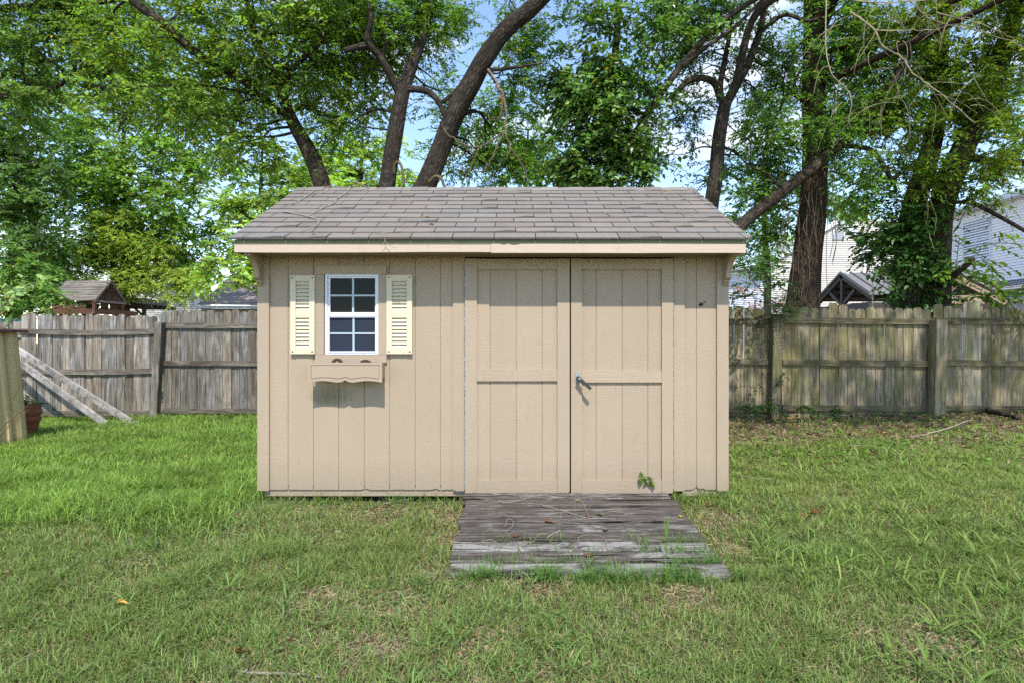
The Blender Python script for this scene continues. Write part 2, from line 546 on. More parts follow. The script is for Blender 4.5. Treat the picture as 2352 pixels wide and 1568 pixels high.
def planks(g, x0, x1, z0, z1, y, grooves, rot=None, mi=0, gap=.006, th=.014, hole=None):
    xs = [x0] + list(grooves) + [x1]
    for i in range(len(xs) - 1):
        a = xs[i] + (gap / 2 if i else 0); b = xs[i + 1] - (gap / 2 if i < len(xs) - 2 else 0)
        t = 1 + rng.normal(0, .018)
        T_ = (t, t, t)
        if rot is None:
            g.box(a, b, y, y + th, z0, z1, mi, T_)
            continue
        cut = hole is not None and a < hole[1] and b > hole[0]
        bx, bz = ragged(a, b, z0, rot)
        zt = hole[2] if cut else z1
        g.prism([(p, q) for p, q in zip(bx, bz)] + [(b, zt), (a, zt)], y, y + th, mi, T_)
        if cut:
            g.box(a, b, y, y + th, hole[3], z1, mi, T_)
            if a < hole[0] - .004: g.box(a, hole[0], y, y + th, hole[2], hole[3], mi, T_)
            if b > hole[1] + .004: g.box(hole[1], b, y, y + th, hole[2], hole[3], mi, T_)
    bk = (.80, .78, .74)
    X0, X1, Z0, Z1 = x0 + .002, x1 - .002, z0 + .035, z1 - .002
    if hole is None:
        g.box(X0, X1, y + .0045, y + th + .02, Z0, Z1, mi, bk)
    else:
        g.box(X0, hole[0], y + .0045, y + th + .02, Z0, Z1, mi, bk); g.box(hole[1], X1, y + .0045, y + th + .02, Z0, Z1, mi, bk)
        g.box(hole[0], hole[1], y + .0045, y + th + .02, Z0, hole[2], mi, bk); g.box(hole[0], hole[1], y + .0045, y + th + .02, hole[3], Z1, mi, bk)


WX0, WX1, WZ0, WZ1 = sx(748), sx(870), sz(813.5), sz(631)      # window opening
g = Geo()
planks(g, XL + .01, sx(1041), ZB, ZT, YF, [sx(p) for p in GRO if p < 1041], rot_amt, hole=(WX0 - .002, WX1 + .002, WZ0 - .002, WZ1 + .002))
build('siding', g, [mt['siding']], shed); g = Geo()
planks(g, sx(1571), XR - .01, ZB, ZT, YF, [sx(1599.5)], rot_amt)
build('siding', g, [mt['siding']], shed)

D2 = 2.42
for x0, x1 in ((XL + .012, XL + .03), (XR - .03, XR - .012)):
    g = Geo()
    g.prism_x([(YF + .03, .06), (YF + D2, .06), (YF + D2, 1.76), (5.55, 2.60), (YF + .03, 1.98)], x0, x1)
    build('side_wall', g, [mt['siding']], shed)
g = Geo()
g.box(XL + .03, XR - .03, YF + D2 - .02, YF + D2, .06, 1.76)
build('back_wall', g, [mt['siding']], shed)
g = Geo(); g.box(XL + .04, XR - .04, YF + .06, YF + D2 - .03, .075, .10); build('floor_deck', g, [mt['rot']], shed)

for a, b in ((593.5, 620), (1645, 1671.5)):
    g = Geo()
    xs, zs = ragged(sx(a), sx(b), ZB - .004, lambda q: q * 0 + .02)
    g.prism([(p, q) for p, q in zip(xs, zs)] + [(sx(b), ZT - .003), (sx(a), ZT - .003)], YF - .020, YF - .0005)
    build('corner_board', g, [mt['board']], shed)
for a, b in ((1041, 1067.5), (1546, 1571)):
    g = Geo()
    xs, zs = ragged(sx(a), sx(b), ZB - .006, rot_amt)
    g.prism([(p, q) for p, q in zip(xs, zs)] + [(sx(b), ZT - .004), (sx(a), ZT - .004)], YF - .018, YF - .0005)
    build('trim_board', g, [mt['board']], shed)
g = Geo(); g.box(XL + .05, XR - .05, YF - .026, YF + .02, sz(592) + .001, sz(576)); build('header_board', g, [mt['boardh']], shed)
g = Geo()
g.box(sx(607), sx(1068), YF + .012, YF + .05, .012, ZB + .02)
build('skid', g, [mt['boardh']], shed); g = Geo()
g.box(sx(1568), XR - .01, YF + .012, YF + .05, .012, ZB + .02)
build('skid', g, [mt['boardh']], shed)
for k in range(4):
    g = Geo(); g.box(XL + .1, XR - .1, YF + .5 + k * .5, YF + .6 + k * .5, -.09, .07)
    build('floor_runner', g, [mt['black']], shed)

# ---- roof
EY, EZ = 4.205, 1.968            # shingle edge
RY, RZ = 5.55, 2.690             # ridge
RX0, RX1 = -2.062, 1.745
sl = np.array([0, RY - EY, RZ - EZ]); SL = np.linalg.norm(sl); sl /= SL
nrm = np.array([0, -sl[2], sl[1]])
g = Geo()
dk = .03
BY, BZ = 7.10, 1.80
g.prism_x([(EY + .03, EZ - .012), (RY, RZ - .012), (BY, BZ), (BY, BZ - .03), (RY, RZ - .045), (EY + .03, EZ - .045)], RX0 + .02, RX1 - .02)
roof = build('roof', g, [mt['soffit']], shed)
g = Geo()
rows = 11; ex = SL / (rows + .75)
for r in range(rows):
    a = r * ex - (.008 if r == 0 else 0); b = a + ex * 1.12
    off = (.1525 if r % 2 else 0) + rng.uniform(-.012, .012)
    e = [RX0] + [x for x in np.arange(RX0 - .2 + off, RX1 + .3, .305) if RX0 + .04 < x < RX1 - .04] + [RX1]
    for i in range(len(e) - 1):
        x0 = e[i] + (.0035 if i else 0); x1 = e[i + 1] - (.0035 if i < len(e) - 2 else 0)
        n = 5
        X = np.linspace(x0, x1, n)
        lift = .005 + .005 * vnoise(X, X * 0 + r, .35, 9) + (.002 * rng.random(n))
        if rng.random() < .14: lift[-2:] += .007
        t = np.array([1, 1, 1]) * rng.normal(1, .045) * (1 + np.array([.03, 0, -.03]) * rng.normal(0, .7))
        v = []
        wave = .004 * (vnoise(X, X * 0 + r * .7, .6, 11) - .5)
        for q, top in ((a, 1), (b, 1), (a, 0)):
            for k in range(n):
                base = np.array([X[k], EY, EZ]) + sl * (q + (wave[k] if q == a else 0)) 
                h = (lift[k] + .004 if q == a else .0015) if top else -.003
                v.append(base + nrm * h)
        f = [(k, k + 1, n + k + 1, n + k) for k in range(n - 1)] + [(2 * n + k, 2 * n + k + 1, k + 1, k) for k in range(n - 1)]
        f += [(0, n, 2 * n), (n - 1, 3 * n - 1, 2 * n - 1)]
        g.add(v, f, 0, t)
# dark felt showing in the slots, and the rear slope
p0 = np.array([RX0 + .004, EY, EZ]); u = np.array([RX1 - RX0 - .008, 0, 0])
g.add([p0 + nrm * -.001, p0 + u + nrm * -.001, p0 + u + sl * SL, p0 + sl * SL], [(0, 1, 2, 3)], 0, (.16, .15, .15))
g.add([(RX0, RY, RZ + .002), (RX1, RY, RZ + .002), (RX1, BY + .02, BZ + .006), (RX0, BY + .02, BZ + .006)], [(0, 1, 2, 3)], 0)
build('shingle', g, [mt['shingle']], roof)
g = Geo()
xs = np.arange(RX0 - .005, RX1, .1235)
for i, x in enumerate(xs):
    x1 = min(x + .155, RX1 + .006); h = .010 + .002 * rng.random() + (.004 if i % 2 else 0)
    t = np.array([1, 1, 1]) * rng.normal(1.0, .10)
    sk = rng.normal(0, .006)
    prof = []
    for s_ in (-.118 + sk, -.04, -.008, .008, .05, .12):
        if s_ < 0: q = np.array([0, RY, RZ]) + sl * s_ + nrm * (h - (.003 if s_ < -.1 else 0))
        else: q = np.array([0, RY, RZ]) + np.array([0, RY * 0 + (BY - RY), BZ - RZ]) / math.hypot(BY - RY, BZ - RZ) * s_ + np.array([0, .5, .86]) * h
        prof.append(q)
    v = [q + np.array([x, 0, 0]) for q in prof] + [q + np.array([x1, 0, 0]) + np.array([0, 0, .003]) for q in prof]
    m_ = len(prof)
    bot = [prof[0] - nrm * .012 + np.array([x, 0, 0]), prof[0] - nrm * .012 + np.array([x1, 0, 0])]
    f = [(k, m_ + k, m_ + k + 1, k + 1) for k in range(m_ - 1)]
    v2 = v + bot
    f.append((2 * m_, 2 * m_ + 1, m_, 0))
    g.add(v2, f, 0, t)
build('ridge_cap', g, [mt['shingle']], roof)
g = Geo(); g.box(RX0 + .03, RX1 - .026, EY + .012, EY + .03, EZ - .034, EZ - .006); build('drip_edge', g, [mt['greentrim']], roof)
FX0, FX1 = -2.036, 1.712
zt, zb = 1.938, 1.872
for nm, a, b, dz, dy in ((0, FX0, sx(1127, 4.233), 0, 0), (1, sx(1127, 4.233) + .002, FX1, -.006, -.006)):
    g = Geo()
    X = np.linspace(a, b, 60)
    topz = zt + dz + .003 * (vnoise(X, X * 0, .5, 20) - .5)
    if nm == 1:
        topz -= .012 * np.exp(-((X - a - .12) / .10) ** 2) * (vnoise(X, X * 0, .03, 21))
    botz = zb + dz + .004 * (vnoise(X, X * 0, .3, 22) - .5) - (0 if nm else 0)
    g.prism(list(zip(X, botz)) + list(zip(X[::-1], topz[::-1])), 4.222 + dy, 4.245 + dy * .5)
    build('fascia', g, [mt['fascia']], roof)
for x0, x1 in ((FX0 - .0, FX0 + .022), (FX1 - .022, FX1)):
    g = Geo()
    g.prism_x([(4.2475, zb - .004), (4.2475, zt + .01), (RY, RZ - .05), (RY, RZ - .14), (4.36, zb - .004)], x0, x1)
    build('rake_board', g, [mt['board']], roof)
g = Geo(); g.box(FX0 + .024, FX1 - .024, 4.2465, YF - .027, zb + .012, zb + .022); build('soffit', g, [mt['soffit']], roof)
for x0 in (XL + .004, XR - .045):
    g = Geo()
    top = zb + .010
    ctr = []
    for k in range(9):
        t = k / 8 * math.pi / 2
        ctr.append((4.262 + .15 * math.sin(t), top - .03 - .145 * (1 - math.cos(t))))
    out = [(4.255, top), (4.255, top - .028)] + ctr[1:] + [(YF - .055, 1.69), (YF - .050, 1.675), (YF - .022, 1.645), (YF - .022, top)]
    # lower edge is an S curve: cove near the eave, belly against the wall
    g.prism_x(out[::-1], x0, x0 + .041)
    b = build('bracket', g, [mt['board']], roof)
    for (yy, zz) in ((4.268, 1.862), (4.466, 1.675)):
        g = Geo()
        g.prism([(x0 + .020 + .004 * math.cos(t), zz + .004 * math.sin(t)) for t in np.linspace(0, 2 * np.pi, 8, endpoint=False)], yy - .02, yy + .02)
        build('screw', g, [mt['iron']], b)

# ---- doors
def door(x0, x1, inner0, inner1, zb_, grooves, with_handle):
    y = YF - .012
    g = Geo()
    planks(g, sx(inner0) - .01, sx(inner1) + .01, zb_ + .03, sz(597), y, [sx(p) for p in grooves], None)
    d = build('door', g, [mt['siding']], shed)
    for a, b in ((x0, inner0), (inner1, x1)):
        g = Geo()
        xs, zs = ragged(sx(a), sx(b), zb_, lambda q: q * 0 + (.05 if (a > 1270 and a < 1290) else .012))
        t = rng.normal(1, .012)
        g.prism([(p, q) for p, q in zip(xs, zs)] + [(sx(b), sz(595.5)), (sx(a), sz(595.5))], y - .020, y - .0004, 0, (t, t, t))
        build('stile', g, [mt['board']], d)
    for za, zc, sh in ((1129.5, 1100, .006), (874, 848, 0), (620.7, 596.2, -.002)):
        g = Geo(); t = rng.normal(1.01, .015)
        k = 3 if (with_handle and za == 874) else 0
        g.box(sx(inner0 + .4), sx(inner1 - .4), y - .018, y - .0006, sz(za + k) + sh * 0, sz(zc + k), 0, (t, t, t))
        build('rail', g, [mt['boardh']], d)
    g = Geo()
    hx = sx(x0 - .8) if not with_handle else sx(x1 + .9)
    n = 46
    for k in range(n):
        z0 = sz(1120) + (sz(603) - sz(1120)) * k / n
        z1 = sz(1120) + (sz(603) - sz(1120)) * (k + .86) / n
        t = .5 + .6 * rng.random()
        g.tube([(hx, y - .017, z0), (hx, y - .017, z1)], .0042, 6, 0, (t, t, t))
    build('hinge', g, [mt['steel']], d)
    return d

door(1069, 1307.5, 1096, 1279.7, sz(1129), [1126, 1185.8, 1245], False)
dr = door(1310.7, 1543.5, 1335.7, 1518, sz(1130), [1368.7, 1428.3, 1487], True)
g = Geo()
g.box(sx(1066), sx(1548), YF + .03, YF + .04, sz(1128), ZT - .01)
build('door_gap_shade', g, [mt['black']], shed)  # near-black sheet behind both doors; shade of the gaps put into its colour
# handle of the right door
yh = YF - .012 - .020
hx, hz = sx(1326), sz(865)
g = Geo()
g.box(hx - .018, hx + .018, yh - .006, yh - .0005, hz - .034, hz + .034)
hd = build('handle', g, [mt['steel']], dr)
g = Geo()
g.tube([(hx + .002, yh - .006, hz - .006), (hx + .002, yh - .050, hz - .008)], [.016, .013], 14)
g.beam((hx - .006, yh - .046, hz - .001), (hx + .040, yh - .060, hz - .040), .030, .012, up=(0, -1, 0))
g.beam((hx + .034, yh - .058, hz - .035), (hx + .092, yh - .072, hz - .086), .024, .010, up=(0, -1, 0))
build('lever', g, [mt['handle']], hd)
g = Geo(); g.tube([(hx + .006, yh - .056, hz - .008), (hx + .006, yh - .064, hz - .008)], .009, 14); build('lock_cylinder', g, [mt['steel']], hd)

# ---- window
g = Geo()
g.box(sx(726), sx(745.8), YF - .020, YF - .0004, WZ0 - .001, sz(631.5))
build('window_trim', g, [mt['board']], shed); g = Geo()
g.box(sx(870.4), sx(889), YF - .020, YF - .0004, WZ0 - .001, sz(631.5))
build('window_trim', g, [mt['board']], shed); g = Geo()
g.box(sx(726), sx(889), YF - .024, YF - .0006, sz(631), sz(612))
build('window_trim', g, [mt['board']], shed); g = Geo()
g.box(sx(726), sx(889), YF - .019, YF - .0006, sz(832), WZ0 - .003)
build('window_trim', g, [mt['board']], shed)
g = Geo()
yw = YF - .014
def ring(g, x0, x1, z0, z1, wl, wr, wb, wt, y0, y1, mi=0):
    g.box(x0, x1, y0, y1, z0, z0 + wb, mi); g.box(x0, x1, y0, y1, z1 - wt, z1, mi)
    g.box(x0, x0 + wl, y0 + .0006, y1, z0 + wb, z1 - wt, mi); g.box(x1 - wr, x1, y0 + .0006, y1, z0 + wb, z1 - wt, mi)
ring(g, WX0, WX1, WZ0, WZ1, .018, .018, .012, .016, yw, YF + .03)
win = build('window', g, [mt['white']], shed)
for nm, a, b, zt_, zb_, yy in (('u', 754, 866, 636, 722, .008), ('l', 753.5, 867, 726, 810, -.004)):
    g = Geo()
    ring(g, sx(a), sx(b), sz(zb_), sz(zt_), .016, .014, .014, .012, yw + yy, yw + yy + .022)
    if nm == 'l':
        g.box(sx(753), sx(867.5), yw - .008, yw + .012, sz(726.5), sz(719.5))
    sash = build('sash', g, [mt['white']], win)
    g = Geo(); g.box(sx(a) + .014, sx(b) - .014, yw + yy + .016, yw + yy + .020, sz(zb_) + .013, sz(zt_) - .011)
    build('pane', g, [mt['glass'] if nm == 'u' else mt['screen']], sash)
    g = Geo()
    mxx, mzz = (810.7, 679) if nm == 'u' else (812.7, 765.6)
    g.box(sx(mxx) - .0075, sx(mxx) + .0075, yw + yy + .009, yw + yy + .0155, sz(zb_) + .0145, sz(zt_) - .0125)
    g.box(sx(a) + .0165, sx(b) - .0145, yw + yy + .0098, yw + yy + .0152, sz(mzz) - .0065, sz(mzz) + .0065)
    build('muntin', g, [mt['muntin']], sash)

# ---- shutters
def shutter(x0, x1, zt_, lab):
    g = Geo()
    X0, X1, Z0, Z1 = sx(x0), sx(x1), sz(812.3), sz(zt_)
    w = .042
    y0, y1 = YF - .030, YF - .002
    g.box(X0, X0 + w, y0, y1, Z0, Z1); g.box(X1 - w, X1, y0, y1, Z0, Z1)
    zA, zB, zC, zD = sz(798.5), sz(730.5), sz(714.5), sz(647)
    for a, b in ((Z0, zA), (zB, zC), (zD, Z1)):
        g.box(X0 + w, X1 - w, y0 + .003, y1, a, b)
    g.box(X0 + w, X1 - w, y1 - .004, y1 - .001, zA, zD, 0, (.55, .5, .42))
    s_ = build('shutter', g, [mt['shutter']], shed)
    g = Geo()
    for a, b in ((zA, zB), (zC, zD)):
        n = 8
        for k in range(n):
            z = a + (b - a) * (k + .02) / n; h = (b - a) / n
            # slat tilted so that its lower edge stands forward
            g.add([(X0 + w, y0 + .004, z), (X1 - w, y0 + .004, z), (X1 - w, y0 + .021, z + h * 1.0), (X0 + w, y0 + .021, z + h * 1.0),
                   (X0 + w, y0 + .008, z - .002), (X1 - w, y0 + .008, z - .002)], [(0, 1, 2, 3), (4, 5, 1, 0)])
    build('louver', g, [mt['shutter']], s_)
    for xx in (X0 + .018, X1 - .018):
        for zz in (Z0 + .018, Z1 - .018):
            g = Geo()
            g.prism([(xx + .0055 * math.cos(t), zz + .0055 * math.sin(t)) for t in np.linspace(0, 2 * np.pi, 8, endpoint=False)], y0 - .003, y0 + .004)
            build('screw', g, [mt['iron']], s_)
shutter(669.8, 725.4, 634, '')
shutter(889.5, 948, 633, '')

# ---- window box
BYF = YF - .153
bx = lambda p: (p - 1176) * BYF / F
bz = lambda p: EYE - (p - 784) * BYF / F
g = Geo()
X0, X1 = bx(707.4), bx(877.7)
def scallop(x0, x1, zb_, up, n=48):
    pts = []
    for k in range(n + 1):
        t = k / n; s_ = abs(t - .5) * 2
        z = zb_ + up * .62 * math.sin(math.pi * min(1, max(0, (s_ - .22) / .78))) ** 1.2 + up * .95 * math.exp(-(s_ / .075) ** 1.3)
        pts.append((x0 + (x1 - x0) * t, z))
    return pts
zb_, zt_ = bz(877.6), bz(832)
g.prism(scallop(X0 + .001, X1 - .001, zb_ + .002, .019) + [(X1 - .001, zt_ - .001), (X0 + .001, zt_ - .001)], BYF + .0075, BYF + .017)
n_ = 48
def outline(i, j):
    return scallop(X0 + i, X1 - i, zb_ + j, .019 - j * .1, n_) + [(X1 - i, zt_ - i * .9), (X0 + i, zt_ - i * .9)]
o1, o2 = outline(0, 0), outline(.021, .024)
k_ = len(o1)
V = [(x, BYF, z) for x, z in o1] + [(x, BYF, z) for x, z in o2] + [(x, BYF + .007, z) for x, z in o1] + [(x, BYF + .007, z) for x, z in o2]
Fc = []
for i in range(k_):
    j = (i + 1) % k_
    Fc += [(i, j, k_ + j, k_ + i), (2 * k_ + i, 2 * k_ + j, j, i), (k_ + i, k_ + j, 3 * k_ + j, 3 * k_ + i)]
g.add(V, Fc)
box = build('window_box', g, [mt['boxpaint']], shed)
g = Geo()
g.prism(outline(.026, .030), BYF + .0005, BYF + .0072)
build('panel', g, [mt['boxpaint']], box)
g = Geo()
g.box(X0 + .012, X0 + .027, BYF + .018, YF - .001, zb_ + .028, zt_ - .003)
build('box_side', g, [mt['boxpaint']], box); g = Geo()
g.box(X1 - .029, X1 - .012, BYF + .018, YF - .001, zb_ + .028, zt_ - .003)
build('box_side', g, [mt['boxpaint']], box); g = Geo()
g.box(X0 + .028, X1 - .030, BYF + .018, YF - .001, zb_ + .028, zb_ + .042)
build('box_bottom', g, [mt['boxpaint']], box)
g = Geo(); g.box(X0 + .030, X1 - .032, BYF + .020, YF - .003, zb_ + .043, zt_ - .03); build('soil', g, [mt['soil']], box)

# two brown plastic pieces poking out of the planter
def arc_piece(name, c, r, th, a0, a1, label, tipw=None):
    g = Geo()
    out = []; inn = []
    for k in range(17):
        t = a0 + (a1 - a0) * k / 16
        w = th * (1 if tipw is None else (tipw + (1 - tipw) * math.sin(math.pi * k / 16)))
        out.append((c[0] + (r[0] + w / 2) * math.cos(t), c[2] + (r[1] + w / 2) * math.sin(t)))
        inn.append((c[0] + (r[0] - w / 2) * math.cos(t), c[2] + (r[1] - w / 2) * math.sin(t)))
    g.prism(inn[::1] + out[::-1], c[1] - .015, c[1] + .015)
    o = build(name, g, [mt['brownpl']], None, loc=c)
    return tag(o, label, 'planter loop')
arc_piece('planter_loop', np.array([bx(768), BYF + .07, zt_ - .028]), (.036, .048), .020, R(-5), R(185), 'brown plastic loop standing up at the left end of the window box')
arc_piece('planter_crest', np.array([bx(834), BYF + .07, zt_ - .024]), (.040, .034), .020, R(0), R(175), 'low brown plastic arch with a pointed tip at the right end of the window box', .7)

# ================================================================== RAMP
ramp = thing('wooden_ramp', (.43, 3.9, 0), 'weathered grey plank ramp leading up to the shed doors', 'ramp')
n = 9
A = np.array([4.475, .046]); B = np.array([3.205, -.078])
for k in range(n):
    g = Geo()
    t0, t1 = k / n + .0075, (k + 1) / n - .0075
    a = A + (B - A) * t0; b = A + (B - A) * t1
    x0 = -.356 - .010 * (k / n) + rng.normal(0, .008); x1 = 1.216 + rng.normal(0, .010)
    m_ = 40
    X = np.linspace(x0, x1, m_)
    cup = .004 * (vnoise(X, X * 0 + k, .4, 31) - .5)
    th = .038
    prof = [(0, .0), (.08, .006), (.5, .004), (.92, .006), (1, 0)]
    V = []
    for i in range(m_):
        for (s_, h) in prof:
            q = a + (b - a) * s_
            wob = .004 * (vnoise(X[i], k * 3.1 + s_ * 2, .07, 33) - .5)
            edge = (.016 * (vnoise(X[i], k + s_, .09, 34) - .5)) if s_ in (0, 1) else 0
            if k == 6 and s_ == .5 and abs(X[i] - .22) < .18: wob -= .016
            V.append((X[i], q[0] + edge, q[1] + h + cup[i] + wob))
        for s_ in (1, 0):
            q = a + (b - a) * s_
            V.append((X[i], q[0], q[1] - th - (.018 if (k == n - 1 and s_ == 1) else 0)))
    L = len(prof) + 2
    Q = [(i * L + j, i * L + (j + 1) % L, (i + 1) * L + (j + 1) % L, (i + 1) * L + j) for i in range(m_ - 1) for j in range(L)]
    Q += [tuple(range(L))[::-1], tuple((m_ - 1) * L + j for j in range(L))]
    t = np.array([.95, .97, 1.0]) * rng.uniform(.75, 1.15)
    r3 = rng.uniform(.7, 1.3, 3)
    g.add(V, Q, 0, r3)
    build('board', g, [mt['rampw'] if k in (6, 8) else mt['rampm'] if k in (0, 4, 7) else mt['ramp']], ramp)
for x in (-.28, .43, 1.14):
    g = Geo()
    g.beam((x, A[0] - .02, A[1] - .07), (x, B[0] + .08, B[1] - .065), .04, .05)
    build('joist', g, [mt['ramp']], ramp)

# ================================================================== FENCES
def fence_bay(root, pa, pb, zta, ztb, zb, pw, mats, tall={}, rails=(), tone=(1, 1, 1), sag=0.0, tvar=.13):
    """pa, pb = (x, y) ends; pickets lie along that line, rails on the near side"""
    pa = np.array(pa, float); pb = np.array(pb, float)
    L = np.linalg.norm(pb - pa); n = int(round(L / pw)); u = (pb - pa) / L; nv = np.array([u[1], -u[0]])
    g = Geo()
    for i in range(n):
        s0 = i * L / n; s1 = (i + 1) * L / n - rng.choice([.004, .005, .007, .010, .014], p=[.33, .27, .2, .12, .08])
        t = (i + .5) / n
        zt = zta + (ztb - zta) * t + rng.normal(0, .013) + tall.get(i, 0)
        c = .037
        w = s1 - s0
        lean = rng.normal(0, .005)
        o = [(s0, zb - .02), (s1, zb - .02), (s1 + lean, zt - c), (s1 - c * .55 + lean, zt - c * .25), (s1 - c * 1.0 + lean, zt), (s0 + c * 1.0 + lean, zt), (s0 + c * .55 + lean, zt - c * .25), (s0 + lean, zt - c)]
        y0 = rng.uniform(-.006, .008)
        tb = rng.normal(1, tvar)
        tint = np.array(tone) * tb * (1 + np.array([.03, 0, -.04]) * rng.normal()) * (1.45 if i in tall and tall[i] > .05 else 1)
        V = []
        for dep in (y0, y0 + .016):
            for s_, z in o:
                p = pa + u * s_ - nv * dep
                V.append((p[0], p[1], z))
        k = len(o)
        Fc = [tuple(range(k)), tuple(range(2 * k - 1, k - 1, -1))] + [(j, j + k, (j + 1) % k + k, (j + 1) % k) for j in range(k)]
        g.add(V, Fc, 0, tint)
    build('picket_panel', g, [mats[0]], root)
    for z, h in rails:
        g = Geo()
        t = np.linspace(0, 1, 9)
        pts = [np.append(pa + u * (L * q) + nv * .021, z + sag * math.sin(math.pi * q) + (ztb - zta) * q * .9) for q in t]
        tb = rng.normal(1, .08)
        for a, b in zip(pts[:-1], pts[1:]):
            pass
        V = []
        for p in pts:
            for (dd, dz) in ((-.019, -h / 2), (.019, -h / 2), (.019, h / 2), (-.019, h / 2)):
                V.append((p[0] + nv[0] * dd, p[1] + nv[1] * dd, p[2] + dz + rng.normal(0, .0015)))
        Q = [(i * 4 + j, i * 4 + (j + 1) % 4, (i + 1) * 4 + (j + 1) % 4, (i + 1) * 4 + j) for i in range(8) for j in range(4)]
        Q += [(3, 2, 1, 0), (32, 33, 34, 35)]
        g.add(V, Q, 0, (tb, tb, tb))
        build('rail', g, [mats[1]], root)


def post(root, top, bot, w, m, tone=1.0):
    g = Geo()
    g.beam(bot, top, w, w, 0, (tone, tone, tone), up=(0, 1, 0))
    o = build('post', g, [m], root)
    b = o.modifiers.new('b', 'BEVEL'); b.width = .006; b.segments = 2

DL = 9.5
fl = thing('picket_fence', W(400, 965, DL), 'grey weathered dog-eared board fence behind two leaning planks', 'fence', 'board fences round the yard')
za = lambda p, d=DL: EYE - (p - 784) * d / F
xa = lambda p, d=DL: (p - 1176) * d / F
M2 = (mt['fence_l'], mt['fence_lr'])
fence_bay(fl, (xa(47), DL), (xa(362), DL), za(724), za(724), za(962), .1365, M2, {0: .06, 1: .03}, ((za(761), .085), (za(851), .085), (za(946), .085)), (1, 1, 1), -.02)
fence_bay(fl, (xa(376), DL), (xa(860), DL), za(714), za(713), za(962), .1365, M2, {}, ((za(748), .085), (za(833), .085), (za(942), .085)), (.98, .98, .98), -.008)
post(fl, W(368, 740, DL - .10), W(355, 972, DL - .10), .115, mt['fence_l'], .82)
post(fl, W(868, 740, DL - .10), W(868, 972, DL - .10), .115, mt['fence_l'], .82)

fn = thing('picket_fence', W(10, 965, 11.2), 'lower pale picket fence seen past the maroon roof at the left edge', 'fence', 'board fences round the yard')
fence_bay(fn, (xa(-120, 11.2), 11.2), (xa(56, 11.2), 11.2), za(739, 11.2), za(739, 11.2), za(945, 11.2), .145, M2, {}, ((za(770, 11.2), .085),), (1.15, 1.13, 1.1))

DR = 8.75
fr = thing('picket_fence', W(2000, 950, DR), 'mossy brown dog-eared board fence in the shade of big trees', 'fence', 'board fences round the yard')
xr = lambda p: (p - 1176) * DR / F
zr = lambda p: EYE - (p - 784) * DR / F
M3 = (mt['fence_r'], mt['fence_rr'])
fence_bay(fr, (xr(1500), DR), (xr(1772), DR), zr(706), zr(706), zr(950), .141, M3, {}, ((zr(738), .085), (zr(830), .085), (zr(938), .085)), tvar=.07)
fence_bay(fr, (xr(1796), DR), (xr(2141), DR), zr(706), zr(710), zr(958), .141, M3, {5: .05, 6: .03}, ((zr(736), .085), (zr(831), .085), (zr(935), .085)), tvar=.07)
fence_bay(fr, (xr(2147), DR), (xr(2560), DR), zr(706), zr(710), zr(958), .141, M3, {0: .045, 1: .03, 3: .07, 4: .10}, ((zr(737), .09), (zr(832), .085), (zr(936), .085)), tvar=.07)
post(fr, W(1784, 722, DR - .12), W(1778, 962, DR - .12), .14, mt['fence_r'], .85)
post(fr, W(2155, 735, DR - .12), W(2151, 966, DR - .12), .165, mt['fence_r'], 1.25)
post(fr, W(1500, 735, DR - .12), W(1500, 966, DR - .12), .14, mt['fence_r'], 1.0)
g = Geo()
g.tube(WP([(1735, 737, 8.66), (1736, 732, 8.64), (1740, 731, 8.62), (1743, 738, 8.6), (1742, 746, 8.6), (1738, 752, 8.62), (1752, 753, 8.62), (1757, 749, 8.62)]), .010, 6, seg=3)
tag(build('iron_hook', g, [mt['iron']], None, loc=W(1740, 745, 8.65)), 'dark bent iron hook hanging on the top rail of the mossy fence', 'hook')

# ================================================================== LEANING PLANKS
def plank(c_top, c_bot, w, th, label, grp='planks leaning by the fence'):
    g = Geo()
    a = np.array(c_top); b = np.array(c_bot)
    g.beam(a, b, th, w, 0, np.array([1, 1, 1.02]) * rng.uniform(.95, 1.1), up=(0, 0, 1))
    o = build('plank', g, [mt['plank']], None, loc=b)
    bv = o.modifiers.new('b', 'BEVEL'); bv.width = .004
    tag(o, label, 'plank', grp)
plank(W(-30, 758, 9.32), W(301, 969, 8.85), .105, .035, 'upper of two silvery planks leaning by the fence')
plank(W(-30, 778, 9.20), W(244, 974, 8.62), .105, .035, 'lower of two silvery planks leaning by the fence')
g = Geo(); g.beam(W(246, 976, 8.60), W(320, 968, 8.75), .10, .035)
tag(build('plank', g, [mt['plank']], None, loc=W(280, 976, 8.6)), 'short board lying flat in the grass at the foot of the leaning planks', 'plank', 'planks leaning by the fence')

# ================================================================== METAL SHED at the left edge
ms = thing('metal_shed', (-6.8, 6.0, -.1), 'ochre ribbed metal shed with maroon roof edge at the left side', 'metal shed')
g = Geo()
c1 = W(66, 1010, 7.22)[:2]; c0 = np.array([-5.86, 4.6])
u = (c1 - c0) / np.linalg.norm(c1 - c0); nv = np.array([u[1], -u[0]])
L = np.linalg.norm(c1 - c0)
prof = []
s_ = 0
while s_ < L - .36:
    prof += [(s_, 0), (s_ + .13, 0), (s_ + .15, .028), (s_ + .19, .028), (s_ + .21, 0)]
    s_ += .24
prof += [(L - .34, 0), (L - .30, -.02), (L - .20, -.02), (L - .185, .02), (L - .12, .03), (L - .105, 0), (L - .02, 0), (L, -.03)]
lean = .10
V = []
for z, q in ((-.11, 0), (1.33, lean)):
    for a, o_ in prof:
        p = c0 + u * a + nv * (o_ - q * .9) - u * q * .55
        V.append((p[0], p[1], z))
n = len(prof)
g.add(V, [(i, i + 1, n + i + 1, n + i) for i in range(n - 1)])
bk = c1 - nv * 1.6
